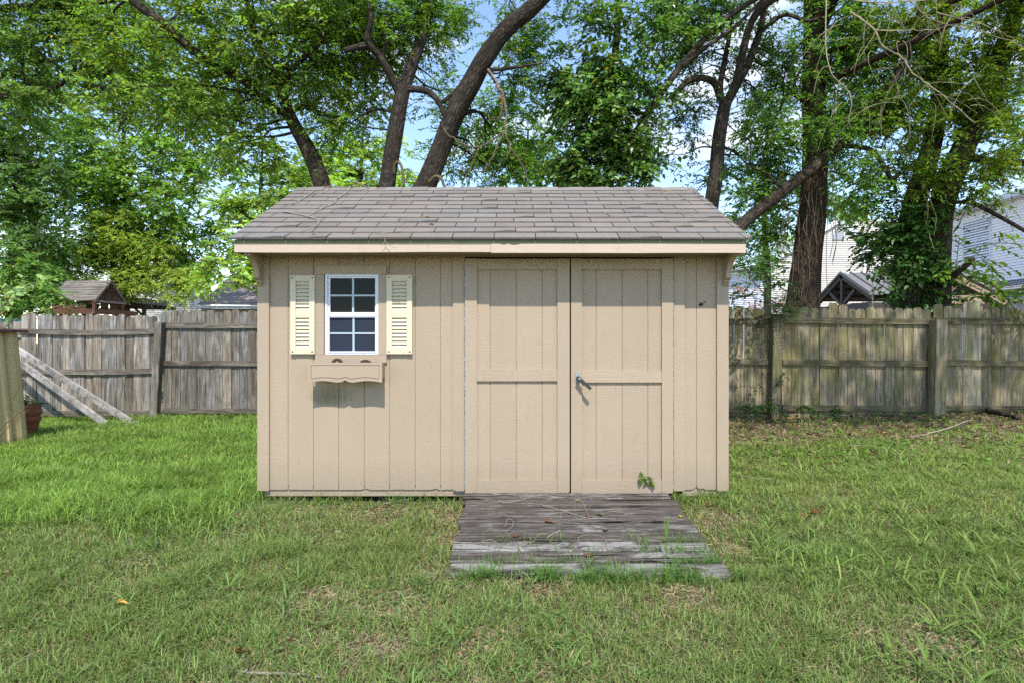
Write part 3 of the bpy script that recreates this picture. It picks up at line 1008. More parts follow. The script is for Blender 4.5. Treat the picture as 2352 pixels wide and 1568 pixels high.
g.add([(c1[0], c1[1], -.11), (bk[0], bk[1], -.11), (bk[0], bk[1], 1.33), (c1[0] - .1, c1[1] - .05, 1.33)], [(0, 1, 2, 3)])
build('wall', g, [mt['ochre']], ms)
g = Geo()
e0 = c0 + nv * .0; e1 = c1 - u * .03 + nv * .02
q0 = c0 - nv * 1.8; q1 = c1 - nv * 1.8 - u * .03
g.add([(e0[0], e0[1], 1.345), (e1[0], e1[1], 1.325), (q1[0], q1[1], 1.52), (q0[0], q0[1], 1.54),
       (e0[0], e0[1], 1.375), (e1[0], e1[1], 1.352), (q1[0], q1[1], 1.56), (q0[0], q0[1], 1.58)],
      [(0, 3, 2, 1), (4, 5, 6, 7), (0, 1, 5, 4), (1, 2, 6, 5), (2, 3, 7, 6), (3, 0, 4, 7)])
build('roof', g, [mt['maroon']], ms)

# flower pot and its seedling
pc = W(57, 1000, 7.75); pc[2] = float(gz(pc[0], pc[1]))
g = Geo()
g.lathe([(0, .0), (.115, 0), (.125, .03), (.155, .22), (.160, .235), (.172, .245), (.176, .275), (.170, .30), (.160, .305), (.166, .32), (.184, .335), (.190, .375), (.180, .40), (.172, .41),
         (.180, .425), (.183, .455), (.178, .465), (.160, .465), (.150, .40)], pc, 40)
pot = build('flower_pot', g, [mt['terracotta']], None, smooth=True, loc=pc)
tag(pot, 'terracotta flower pot with ringed rim beside the metal shed', 'flower pot')
g = Geo(); g.lathe([(0, .425), (.155, .42)], pc, 24); build('soil', g, [mt['soil']], pot)
# ================================================================== PLAY TOWER beyond the left fence
pt = thing('play_tower', W(215, 784, 18.5) * np.array([1, 1, 0]), 'cedar play tower with shingled gable roof showing above the left fence', 'play tower')
near = W(217, 690, 18.0)
ang = R(6)
uL = np.array([-math.cos(ang), math.sin(ang), 0]); uW = np.array([math.sin(ang), math.cos(ang), 0])
L_, W_ = 1.50, 1.24
ze = near[2]; zp = EYE + 141 * 18.4 / F
def T(a, b, z): return near * np.array([1, 1, 0]) + uL * a + uW * b + np.array([0, 0, z])
g = Geo()
rws = 8
for sgn in (0, 1):
    for k in range(rws):
        t0, t1 = k / rws, (k + 1.12) / rws
        t1 = min(t1, 1.0)
        f = lambda t: (t * W_ / 2) if sgn == 0 else (W_ - t * W_ / 2)
        za_, zb_ = ze + (zp - ze) * t0, ze + (zp - ze) * t1
        h = .028
        P = [T(-.06, f(t0), za_ + h), T(L_ + .06, f(t0), za_ + h), T(L_ + .06, f(t1), zb_ + .004), T(-.06, f(t1), zb_ + .004), T(-.06, f(t0), za_ - .005), T(L_ + .06, f(t0), za_ - .005)]
        q = rng.uniform(.85, 1.15)
        g.add(P, [(0, 1, 2, 3), (4, 5, 1, 0)], 0, (q, q, q))
build('roof', g, [mt['cedargrey']], pt)
for a in (-.03, L_ + .03):
    g = Geo()
    p0, p1, pk = T(a, 0, ze), T(a, W_, ze), T(a, W_ / 2, zp)
    g.beam(p0 + (0, 0, .0), pk + (0, 0, -.02), .035, .07); g.beam(p1, pk + (0, 0, -.02), .035, .07)
    g.beam(T(a, -.0, ze - .02), T(a, W_, ze - .02), .03, .07)
    build('rake_board', g, [mt['cedargrey']], pt)
g = Geo()
for a in (-.005,):
    H = zp - ze
    for k in range(3):
        z0 = ze + .03 + H * .13 * k; z1 = z0 + H * .125
        i0 = (z0 - ze) / H * W_ / 2; 
        g.add([T(a, i0, z0), T(a, W_ - i0, z0), T(a, W_ - (z1 - ze) / H * W_ / 2, z1), T(a, (z1 - ze) / H * W_ / 2, z1)], [(0, 1, 2, 3)], 0, (.8, .85, .85))
    c = T(a - .02, W_ / 2, ze + H * .42)
    pts = [c + uW * (.17 * math.cos(t)) + np.array([0, 0, .15 * math.sin(t)]) for t in np.linspace(0, math.pi, 13)]
    pts2 = [p + uL * .03 for p in pts]
    g.add(pts + pts2, [tuple(range(13)), tuple(range(25, 12, -1))] + [(i, i + 13, i + 14, i + 1) for i in range(12)] + [(12, 25, 13, 0)], 0, (.6, .5, .5))
    for t in (35, 62, 90, 118, 145):
        d_ = uW * math.cos(R(t)) + np.array([0, 0, math.sin(R(t))])
        ln = .20 if t != 90 else .34
        if t in (35, 145): ln = .16
        g.beam(c + d_ * .14, c + d_ * (.14 + ln), .03, .045)
build('gable_panel', g, [mt['cedar']], pt)
# wall panels with waisted sides and pointed-oval holes, between roof and rail
zr_ = ze - .26 - .03
def panel(o, u, w, z0, z1, holes):
    """flat board with waisted ends; built as vertical slats so that the holes are real"""
    g = Geo()
    n = 44
    nv_ = np.array([u[1], -u[0], 0])
    for k in range(n):
        a0, a1 = k / n * w, (k + 1) / n * w
        am = (a0 + a1) / 2
        segs = [(z0, z1)]
        for hx_, hw, hh in holes:
            r = abs(am - hx_) / hw
            if r < 1:
                hz_ = hh * (1 - r ** 1.4)
                m_ = (z0 + z1) / 2
                segs = [(z0, m_ - hz_), (m_ + hz_, z1)]
        edge = min(am, w - am)
        if edge < .05:
            q = edge / .05
            keep = (z1 - z0) * .5 * (1 - .72 * (1 - q))
            m_ = (z0 + z1) / 2
            segs = [(z0, z0 + (z1 - z0) * (.08 + .42 * q)), (z1 - (z1 - z0) * (.08 + .42 * q), z1)] if q < .95 else segs
        for za_, zb_ in segs:
            P = []
            for dd in (0, .03):
                for (aa, zz) in ((a0, za_), (a1, za_), (a1, zb_), (a0, zb_)):
                    P.append(o + u * aa - nv_ * dd + np.array([0, 0, zz]))
            g.add(P, [(0, 1, 2, 3), (7, 6, 5, 4), (0, 4, 5, 1), (2, 6, 7, 3), (0, 3, 7, 4), (1, 5, 6, 2)])
    return g
base = T(.12, .10, 0)
build('side_panel', panel(T(L_ * .95, .10, 0), -uL, L_ * .70, zr_, ze - .03, [(.28, .05, .10), (.72, .055, .10)]), [mt['cedar']], pt)
build('side_panel', panel(T(.08, W_ * .26, 0), uW, W_ * .62, zr_, ze - .03, [(.36, .045, .10)]), [mt['cedar']], pt)
build('side_panel', panel(T(L_ * .95, W_ * .95, 0), -uL, L_ * .35, zr_, ze - .03, []), [mt['cedar']], pt)
g = Geo()
for a, b in ((.05, .06), (L_ - .06, .06), (L_ - .06, W_ - .06), (.05, W_ - .06)):
    g.beam(T(a, b, -.1), T(a, b, ze), .09, .09)
build('corner_post', g, [mt['cedar']], pt)
g = Geo()
zz = zr_ - .06
g.beam(T(-.06, -.04, zz), T(L_ + .08, -.04, zz), .035, .16); g.beam(T(-.05, -.06, zz), T(-.05, W_ + .5, zz), .035, .16)
g.beam(T(-.06, .0, zz - .35), T(L_ + .05, .0, zz - .35), .035, .5); g.beam(T(-.02, .0, zz - .35), T(-.02, W_, zz - .35), .035, .5)
build('deck_rail', g, [mt['cedar']], pt)
g = Geo()
for a in (0.0, L_ + .04):
    for dz in (-.035, .035):
        g.tube([T(a, -.055, zz + dz), T(a, -.075, zz + dz)], .016, 8)
build('bolt', g, [mt['steel']], pt)

g = Geo()
P = WP([(-40, 760, 13.5), (-10, 744, 13.5), (12, 737, 13.5), (28, 736, 13.5)])
for k in range(len(P) - 1):
    g.beam(P[k], P[k + 1], .5, .07)
g.beam(P[-1] + (0, 0, -.02), P[-1] + (.03, 0, -1.7), .45, .08)
tag(build('playground_slide', g, [mt['teal']], None, loc=W(0, 760, 13.5)), 'top of teal plastic slide behind the low pale fence', 'slide')

# ================================================================== HOUSES
def laps(g, o, u, w, z0, prof, h=.115, mi=0, tone=(1, 1, 1), out=.035):
    """lap siding; prof(z) -> (s0, s1) visible span of the wall at height z, or None"""
    nv_ = np.array([u[1], -u[0], 0]); z = z0
    while True:
        a = prof(z); b = prof(z + h)
        if a is None: break
        if b is None: b = ((a[0] + a[1]) / 2, (a[0] + a[1]) / 2)
        P = [o + u * a[0] + nv_ * out + (0, 0, z), o + u * a[1] + nv_ * out + (0, 0, z), o + u * b[1] + (0, 0, z + h), o + u * b[0] + (0, 0, z + h),
             o + u * a[0] + (0, 0, z), o + u * a[1] + (0, 0, z)]
        q = rng.normal(1, .012)
        g.add(P, [(0, 1, 2, 3), (4, 5, 1, 0)], mi, np.array(tone) * q)
        z += h


def house_window(root, o, u, w, z0, z1, rows=2, cols=2):
    nv_ = np.array([u[1], -u[0], 0])
    def bar(g, a0, a1, za_, zb_, d0, d1):
        P = [o + u * a + nv_ * d + np.array([0, 0, z]) for d in (d1, d0) for a, z in ((a0, za_), (a1, za_), (a1, zb_), (a0, zb_))]
        g.add(P, [(0, 1, 2, 3), (7, 6, 5, 4), (0, 4, 5, 1), (1, 5, 6, 2), (2, 6, 7, 3), (3, 7, 4, 0)])
    g = Geo(); t = .07
    bar(g, -t, 0, z0 - t, z1 + t, 0, .06); bar(g, w, w + t, z0 - t, z1 + t, 0, .06)
    bar(g, 0, w, z0 - t, z0, 0, .058); bar(g, 0, w, z1, z1 + t, 0, .058)
    m_ = (z0 + z1) / 2
    bar(g, 0, w, m_ - .03, m_ + .03, 0, .05)
    wf = build('window', g, [mt['white']], root)
    g = Geo()
    n = 22
    for k in range(n):
        za_ = z0 + (z1 - z0) * k / n; zb_ = z0 + (z1 - z0) * (k + 1) / n
        P = [o + u * 0 + nv_ * .030 + (0, 0, za_), o + u * w + nv_ * .030 + (0, 0, za_), o + u * w + nv_ * .012 + (0, 0, zb_), o + u * 0 + nv_ * .012 + (0, 0, zb_)]
        q = .75 if k % 2 else 1.1
        g.add(P, [(0, 1, 2, 3)], 0, (q, q, q))
    build('pane', g, [mt['blinds']], wf)
    g = Geo()
    for k in range(1, cols):
        bar(g, w * k / cols - .012, w * k / cols + .012, z0, z1, .03, .042)
    if g.n: build('muntin', g, [mt['white']], wf)


# -- left: cream house under a brown roof
DHL = 32.0
hl = thing('house', W(440, 800, DHL), 'cream sided house with brown shingle roof behind the trees on the left', 'house', 'houses beyond the fences')
g = Geo(); o = W(330, 784, DHL) * np.array([1, 1, 0]); ux = np.array([1, 0, 0])
zl = lambda p, d=DHL: EYE - (p - 784) * d / F
xl = lambda p, d=DHL: (p - 1176) * d / F
w1 = xl(487) - xl(270)
o1 = np.array([xl(270), DHL, 0])
def pr1(z):
    if z > zl(560): return None
    zz0 = zl(708)
    s1 = w1 if z < zz0 else w1 - (z - zz0) * (487 - 440) / (708 - 600) * 1.0
    return (0, s1)
laps(g, o1, ux, w1, -.3, pr1)
build('wall', g, [mt['cream']], hl)
g = Geo()
# gable rake and long roof falling toward the viewer
A0 = np.array([xl(446), DHL - .1, zl(596)]); A1 = np.array([xl(488), DHL - 1.6, zl(709)])
g.beam(A0, A1, .1, .22); 
g.beam(A1 + (0, -.05, -.02), np.array([xl(640), DHL - 1.65, zl(709)]) + (0, 0, -.02), .12, .14)
build('gutter', g, [mt['white']], hl)
g = Geo()
B0 = np.array([xl(640), DHL - 1.6, zl(706)])
g.add([A1 + (0, 0, .12), B0, np.array([xl(640), DHL + 4.5, zl(592)]), np.array([xl(470), DHL + 4.5, zl(592)])], [(0, 1, 2, 3)])
n = 18
for k in range(n):
    t0, t1 = k / n, (k + 1) / n
    P0 = A1 + (0, 0, .12); P3 = np.array([xl(470), DHL + 4.5, zl(592)]); P2 = np.array([xl(640), DHL + 4.5, zl(592)])
    a = P0 + (P3 - P0) * t0; b = B0 + (P2 - B0) * t0; c = B0 + (P2 - B0) * t1; d_ = P0 + (P3 - P0) * t1
    q = rng.uniform(.8, 1.15)
    up_ = np.array([0, 0, .02])
    g.add([a + up_, b + up_, c + up_ * .3, d_ + up_ * .3], [(0, 1, 2, 3)], 0, (q, q, q))
build('roof', g, [mt['roofb']], hl)
g = Geo(); g.box(xl(488), xl(640), DHL - 1.2, DHL - 1.1, -.3, zl(712), 0, (.55, .52, .45)); build('porch_wall', g, [mt['cream']], hl)
g = Geo(); g.box(xl(425), xl(480), DHL + 8, DHL + 8.2, 0, zl(600, DHL + 8)); build('rear_wing', g, [mt['cream']], hl)

# dark pergola in front of it
pg = thing('pergola', W(318, 800, 24), 'dark topped pergola in front of the cream house, right of the play tower', 'pergola')
g = Geo()
z_ = EYE - (706 - 784) * 24 / F
x0, x1 = (285 - 1176) * 24 / F, (352 - 1176) * 24 / F
for k in range(7):
    g.beam((x0 - .1, 23.6 + k * .32, z_ + .04), (x1 + .05, 23.6 + k * .32, z_ + .02), .06, .12)
build('rafter', g, [mt['blackwood']], pg)
g = Geo(); g.box(x0 - .2, x1 - .35, 23.5, 25.7, z_ + .13, z_ + .36, 0, (2.8, 2.8, 3.2)); build('canopy', g, [mt['blackwood']], pg)
g = Geo()
for x in (x0 + .2, x1 - .25): g.beam((x, 23.8, -.1), (x, 23.8, z_), .12, .12); g.beam((x - .45, 23.8, z_), (x, 23.8, z_ - .4), .07, .07)
build('post', g, [mt['blackwood']], pg)

# -- right: cream gable house
DHR = 36.0
xh = lambda p, d=DHR: (p - 1176) * d / F
zh = lambda p, d=DHR: EYE - (p - 784) * d / F
hr = thing('house', W(1900, 800, DHR), 'cream sided house with a tall gable and round-top vent beyond the mossy fence', 'house', 'houses beyond the fences')
hr['label'] = 'cream sided house with pointed gable and louvered vent beyond the mossy fence'
o = np.array([xh(1766), DHR, 0]); wv = xh(1982) - xh(1766)
def prg(z):
    zt, zl_, zr2 = zh(514), zh(608), zh(556)
    if z >= zt - .05: return None
    pk = xh(1924) - xh(1766)
    s0 = 0 if z < zl_ else pk * (z - zl_) / (zt - zl_)
    s1 = wv if z < zr2 else wv - (wv - pk) * (z - zr2) / (zt - zr2)
    return (s0, s1)
g = Geo(); laps(g, o, ux, wv, -.4, prg, .118, 0, (1, 1, 1), .055); build('wall', g, [mt['cream']], hr)
g = Geo(); laps(g, np.array([xh(1984), DHR + 1.2, 0]), ux, 4, -.4, lambda z: (0, 4) if z < zh(500) else None, .118, 0, (.96, .95, .95), .055); build('wall', g, [mt['cream']], hr)
g = Geo()
pk = np.array([xh(1924), DHR - .12, zh(508)])
g.beam(pk, np.array([xh(1756), DHR - .12, zh(610)]), .2, .26); g.beam(pk, np.array([xh(1988), DHR - .12, zh(556)]), .2, .26)
g.beam((xh(1983), DHR - .05, -.3), (xh(1983), DHR - .05, zh(556)), .14, .14); g.beam((xh(1767.5), DHR - .08, -.3), (xh(1767.5), DHR - .08, zh(610)), .2, .2)
build('trim', g, [mt['white']], hr)
g = Geo()
cx_, z0, z1 = xh(1924), zh(551), zh(529)
for k in range(9):
    z = z0 + (z1 - z0) * k / 9
    g.add([(cx_ - .3, DHR - .12, z), (cx_ + .3, DHR - .12, z), (cx_ + .3, DHR - .05, z + .06), (cx_ - .3, DHR - .05, z + .06)], [(0, 1, 2, 3)])
g.box(cx_ - .36, cx_ - .3, DHR - .14, DHR - .02, z0, z1); g.box(cx_ + .3, cx_ + .36, DHR - .14, DHR - .02, z0, z1)
build('vent', g, [mt['white']], hr)
# side wall running back to the left, with two windows and a gutter
c_near = np.array([xh(1766), DHR, 0])
d_far = 39.5
c_far = np.array([(1600 - 1176) * d_far / F, d_far, 0])
uu = c_near - c_far; Lw = np.linalg.norm(uu); uu /= Lw
g = Geo(); ztop = zh(615)
laps(g, c_far, uu, Lw, -.4, lambda z: (0, Lw) if z < ztop else None, .118, 0, (.95, .96, 1.0), .055)
build('side_wall', g, [mt['greyv']], hr)
def along(px):   # distance along the side wall for a bearing
    k = (px - 1176) / F
    return float((k * c_far[1] - c_far[0]) / (uu[0] - k * uu[1]))
for a, b in ((1683, 1697), (1744, 1762)):
    s0, s1 = along(a), along(b)
    dd = c_far[1] + uu[1] * s0
    house_window(hr, c_far + uu * s0, uu, s1 - s0, EYE - (698 - 784) * dd / F, EYE - ((648 if a < 1700 else 641) - 784) * dd / F)
g = Geo()
nv_ = np.array([uu[1], -uu[0], 0])
g.beam(c_far + nv_ * .5 + (0, 0, ztop), c_near + nv_ * .5 + (0, 0, ztop), .15, .18)
build('gutter', g, [mt['white']], hr)
g = Geo()
e0 = c_far + nv_ * .5 + (0, 0, ztop + .06); e1 = c_near + nv_ * .5 + uu * .2 + (0, 0, ztop + .06)
r0 = c_far - nv_ * 5 + (0, 0, zh(530)); r1 = c_near - nv_ * 5 + uu * .2 + (0, 0, zh(530))
n = 20
for k in range(n):
    t0, t1 = k / n, (k + 1) / n; q = rng.uniform(.88, 1.1); q = (q, q, q)
    g.add([e0 + (r0 - e0) * t0 + (0, 0, .04), e1 + (r1 - e1) * t0 + (0, 0, .04), e1 + (r1 - e1) * t1, e0 + (r0 - e0) * t1], [(0, 1, 2, 3)], 0, q)
build('roof', g, [mt['roofg']], hr)

# -- far right: lavender house
hv = thing('house', (19.6, 23, 0), 'pale lavender sided house with a blinds-covered window at the right edge', 'house', 'houses beyond the fences')
o = np.array([19.6, 27.2, 0]); uy = np.array([0, -1.0, 0]); Lv = 12.0
zev = EYE + 335 * 22 / F
g = Geo(); laps(g, o, uy, Lv, -.3, lambda z: (0, Lv) if z < zev else None, .112, 0, (1, 1, 1), .045); build('wall', g, [mt['lav']], hv)
g = Geo(); laps(g, np.array([19.6, 27.2, 0]), np.array([1.0, 0, 0]), 6, -.3, lambda z: (0, 6) if z < zev else None, .112); build('wall', g, [mt['lav']], hv)
house_window(hv, o + uy * (27.2 - 24.95), uy, 1.35, EYE + (784 - 597) * 24.2 / F, EYE + (784 - 507) * 24.2 / F, 2, 2)
g = Geo()
g.beam((19.35, 27.4, zev + .05), (19.35, 15, zev + .05), .5, .2)
build('fascia', g, [mt['white']], hv)
g = Geo()
n = 22
for k in range(n):
    a, b = k / n, (k + 1) / n; q = rng.uniform(.9, 1.1); q = (q, q, q)
    g.add([(19.05 + 5 * a, 27.6, zev + .18 + 2.6 * a), (19.05 + 5 * a, 15, zev + .18 + 2.6 * a), (19.05 + 5 * b, 15, zev + .14 + 2.6 * b), (19.05 + 5 * b, 27.6, zev + .14 + 2.6 * b)], [(0, 1, 2, 3)], 0, q)
build('roof', g, [mt['roofg']], hv)
# low hipped roof of the bay in front
g = Geo()
zt_, zb_ = EYE + (784 - 628) * 20.5 / F, EYE + (784 - 668) * 19.3 / F
yb0, yb1 = 24.2, 15.0
n = 7
for k in range(n):
    a, b = k / n, (k + 1) / n; q = rng.uniform(.8, 1.1); q = (q, q, q)
    X = lambda t: 18.0 + 1.6 * t
    Z = lambda t: zb_ + (zt_ - zb_) * t
    g.add([(X(a), yb0 - 1.4 * (0) + .3, Z(a) + .03), (X(a), yb1, Z(a) + .03), (X(b), yb1, Z(b)), (X(b), yb0 + .3 - 1.2 * b + 1.2 * 0, Z(b))], [(0, 1, 2, 3)], 0, q)
build('bay_roof', g, [mt['roofg']], hv)
g = Geo()
g.beam((18.1, yb0 + .2, zb_ - .12), (18.1, yb1, zb_ - .12), .12, .24)
g.beam((18.25, 20.9, zb_ - .3), (18.25, 20.9, -.2), .25, .25)
build('trim', g, [mt['white']], hv)
g = Geo(); laps(g, np.array([18.35, yb0, 0]), uy, 9, -.3, lambda z: (0, 9) if z < zb_ - .2 else None, .112); build('bay_wall', g, [mt['lav']], hv)
house_window(hv, np.array([18.35, 22.2, 0]), uy, .9, .9, EYE + (784 - 690) * 21.8 / F, 2, 1)

# -- black pavilion with a metal roof
D1, D2p = 20.0, 23.6
pv = thing('pavilion', (13, 22, 0), 'black timber pavilion with a grey standing-seam metal roof and open gable truss', 'pavilion')
Xg = (1996 - 1176) * D1 / F
zE = EYE + 110 * D1 / F; zP = EYE + 157 * 21.8 / F
Yp = (D1 + D2p) / 2
Lx = 4.8
g = Geo()
th = .05
g.prism_x([(D1, zE), (Yp, zP), (D2p, zE), (D2p, zE - th), (Yp, zP - th), (D1, zE - th)][::-1], Xg, Xg + Lx)
for k in range(13):
    x = Xg + .03 + k * (Lx - .06) / 12
    for (ya, yb) in ((D1, Yp), (D2p, Yp)):
        g.beam((x, ya, zE + .02), (x, yb, zP + .02), .03, .05, 0, (.7, .7, .7))
build('roof', g, [mt['metalroof']], pv)
for x in (Xg + .12, Xg + Lx - .3):
    g = Geo()
    g.beam((x, D1, zE - .14), (x, Yp, zP - .14), .12, .16); g.beam((x, D2p, zE - .14), (x, Yp, zP - .14), .12, .16)
    zb_ = zE - .42
    g.beam((x, D1 + .1, zb_), (x, D2p - .1, zb_), .14, .26)
    g.beam((x, Yp, zb_), (x, Yp, zP - .1), .12, .12)
    g.beam((x, Yp, zb_ + .1), (x, (D1 + Yp) / 2 + .1, (zE + zP) / 2 - .25), .10, .12)
    g.beam((x, Yp, zb_ + .1), (x, (D2p + Yp) / 2 - .1, (zE + zP) / 2 - .25), .10, .12)
    build('truss', g, [mt['blackwood']], pv)
g = Geo()
for y in (D1 + .25, D2p - .25):
    g.beam((Xg + .1, y, zE - .45), (Xg + Lx - .1, y, zE - .45), .14, .26)
for t in (.25, .5, .75):
    g.beam((Xg + .1, D1 + (Yp - D1) * t, zE + (zP - zE) * t - .1), (Xg + Lx - .1, D1 + (Yp - D1) * t, zE + (zP - zE) * t - .1), .06, .1)
    g.beam((Xg + .1, D2p + (Yp - D2p) * t, zE + (zP - zE) * t - .1), (Xg + Lx - .1, D2p + (Yp - D2p) * t, zE + (zP - zE) * t - .1), .06, .1)
build('purlin', g, [mt['blackwood']], pv)
for x in (Xg + .12, Xg + Lx - .3):
    for y in (D1 + .25, D2p - .25):
        g = Geo(); g.beam((x, y, -.1), (x, y, zE - .5), .16, .16)
        s_ = .55 if y < Yp else -.55
        g.beam((x, y, zE - 1.1), (x, y + s_, zE - .55), .1, .1)
        build('post', g, [mt['blackwood']], pv)
g = Geo(); bl = W(1946, 627, 21.0)
g.tube([bl + (0, 0, .09), bl + (0, 0, .02)], .03, 10); 
pb = build('light_bulb', g, [mt['blackwood']], None, loc=bl)
tag(pb, 'clear light bulb hanging in the open gable of the black pavilion', 'light bulb')
g = Geo(); g.lathe([(0, -.10), (.03, -.09), (.05, -.05), (.045, -.01), (.025, .03), (0, .03)], bl, 14); build('glass_globe', g, [mt['white']], pb, True)
# chain
g = Geo()
ch = W(2004, 640, 16)
for k in range(18):
    z = ch[2] - k * .055
    th_ = np.linspace(0, 2 * np.pi, 9)
    a_ = (k % 2) * math.pi / 2
    g.tube([(ch[0] + .016 * math.cos(t) * math.cos(a_), ch[1] + .016 * math.cos(t) * math.sin(a_), z + .035 * math.sin(t)) for t in th_], .006, 5, cap=False)
tag(build('chain', g, [mt['steel']], None, loc=ch), 'thin steel chain hanging between the pavilion and the ivy-covered trunk', 'chain')

# -- tan gazebo right of the ivy trunk
gb = thing('gazebo', W(2230, 800, 14), 'tan timber gazebo with dark roof slope right of the ivy trunk', 'gazebo')
g = Geo()
a = W(2120, 592, 14.6); b = W(2318, 690, 13.4)
for dz in (0,):
    g.add([a, b, b + (.4, 2.6, .0), a + (.4, 2.6, 0), a + (0, 0, .07), b + (0, 0, .07), b + (.4, 2.6, .07), a + (.4, 2.6, .07)],
          [(0, 1, 2, 3), (7, 6, 5, 4), (0, 4, 5, 1), (1, 5, 6, 2), (2, 6, 7, 3), (3, 7, 4, 0)])
build('roof', g, [mt['blackwood']], gb)
g = Geo()
g.beam(W(2125, 604, 14.55), W(2312, 696, 13.4), .05, .12)
g.beam(W(2150, 689, 14.2), W(2262, 688, 13.6), .10, .20)
g.beam(W(2172, 672, 14.2), W(2215, 640, 13.9), .08, .14)
build('beam', g, [mt['tanwood']], gb)
g = Geo(); g.beam(W(2242, 690, 13.7), W(2242, 900, 13.7), .16, .16); build('post', g, [mt['tanwood']], gb)
# ================================================================== FOLIAGE
LEAFK = 1.95
COVK = 1.38
SUNV = np.array([.03, -.59, .81])
def unit(a):
    return a / (np.linalg.norm(a, axis=-1, keepdims=True) + 1e-9)


def leaves(g, P, D, Nn, L, w, tint, mi=0, droop=.18):
    """n leaves: base P, axis D, face normal Nn, length L; six corners each, folded and arched"""
    n = len(P)
    D = unit(D); S = unit(np.cross(D, Nn)); Nn = np.cross(S, D)
    L = L[:, None]; W_ = L * w
    v = np.stack([P,
                  P + D * L * .30 - S * W_ * .46 + Nn * L * .07,
                  P + D * L * .68 - S * W_ * .36 + Nn * L * (.05 - droop * .4),
                  P + D * L - Nn * L * droop,
                  P + D * L * .68 + S * W_ * .36 + Nn * L * (.05 - droop * .4),
                  P + D * L * .30 + S * W_ * .46 + Nn * L * .07], 1).reshape(-1, 3)
    b = (np.arange(n) * 6)[:, None]
    g.add(v, np.concatenate([b + np.array([[0, 1, 2, 3]]), b + np.array([[0, 3, 4, 5]])]), mi, np.repeat(tint, 6, 0))


def rand_dir(n):
    return unit(rng.normal(size=(n, 3)))


def spray_cloud(g, c, rad, nleaf, size, w, col, var=.22, yellow=.02, twig_len=.5, per=12, sub=None, droop=.25, flat=.45, stems=True, shell=.45):
    """twigs with alternate leaves spread through clumps in an ellipsoid"""
    ntw = max(3, int(nleaf / per))
    sub = sub or max(4, ntw // 9)
    sc_ = rand_dir(sub) * (rng.random((sub, 1)) ** shell)
    sw = rng.dirichlet(np.full(sub, 1.3))
    idx = rng.choice(sub, ntw, p=sw)
    rad = np.asarray(rad, float)
    clump = rng.normal(1, var * .7, (sub, 1))
    st = np.asarray(c) + (sc_[idx] + rng.normal(0, .13, (ntw, 3))) * rad
    outward = unit(st - np.asarray(c) + 1e-6)
    d = unit(rng.normal(size=(ntw, 3)) * (1, 1, flat) + outward * .5)
    ln = twig_len * rng.uniform(.6, 1.3, ntw)
    t = np.linspace(.12, 1, per)[None, :] + rng.uniform(-.03, .03, (ntw, per))
    P = st[:, None, :] + d[:, None, :] * (ln[:, None] * t)[..., None]
    P[..., 2] -= droop * ln[:, None] * t ** 2
    side = unit(np.cross(d, np.array([0, 0, 1.0]) + rng.normal(0, .25, (ntw, 3))))
    sg = np.where(np.arange(per) % 2 == 0, 1, -1)[None, :, None]
    ax = d[:, None, :] * .65 + side[:, None, :] * sg * .85 + rng.normal(0, .30, (ntw, per, 3))
    ax[..., 2] -= droop * t * 1.2
    nn = np.array([0, 0, .6]) + SUNV * .5 + rng.normal(0, .5, (ntw, per, 3)) + outward[:, None, :] * .2
    sz_ = size * rng.uniform(.5, 1.35, (ntw, per))
    tn = clump[idx] * rng.normal(1, var, (ntw, 1))
    col = np.asarray(col) * LEAFK
    T = col[None, None, :] * np.clip(tn[:, None, :] * rng.normal(1, var * .6, (ntw, per, 1)), .35, 2.2)
    warm = rng.normal(0, .12, (ntw, per, 1))
    T = T * (1 + warm * np.array([1, .1, -.4]))
    if yellow:
        m_ = rng.random((ntw, per)) < yellow
        T[m_] = np.array([.42, .34, .05]) * rng.uniform(.7, 1.1, (m_.sum(), 1))
    leaves(g, P.reshape(-1, 3), ax.reshape(-1, 3), nn.reshape(-1, 3), sz_.reshape(-1), w, np.clip(T, .004, .9).reshape(-1, 3))
    if stems:
        k = 4
        tt = np.linspace(0, 1, k)
        for_i = np.stack([st + d * (ln * q)[:, None] - np.array([0, 0, 1.0]) * (droop * ln * q ** 2)[:, None] for q in tt], 1)  # ntw,k,3
        wd = size * .05
        a = unit(np.cross(d, (0, 0, 1.0))) * wd; b_ = unit(np.cross(d, a)) * wd
        ring = np.stack([for_i + a[:, None], for_i - a[:, None] * .5 + b_[:, None] * .8, for_i - a[:, None] * .5 - b_[:, None] * .8], 2)  # ntw,k,3,3
        base = (np.arange(ntw) * k * 3)[:, None, None, None]
        ii = np.arange(k - 1)[None, :, None, None] * 3; jj = np.arange(3)[None, None, :, None]; j2 = (jj + 1) % 3
        q = np.concatenate([base + ii + jj, base + ii + j2, base + ii + 3 + j2, base + ii + 3 + jj], -1).reshape(-1, 4)
        g.add(ring.reshape(-1, 3), q, 1, (.10, .075, .05))
    return np.asarray(c) + sc_ * rad


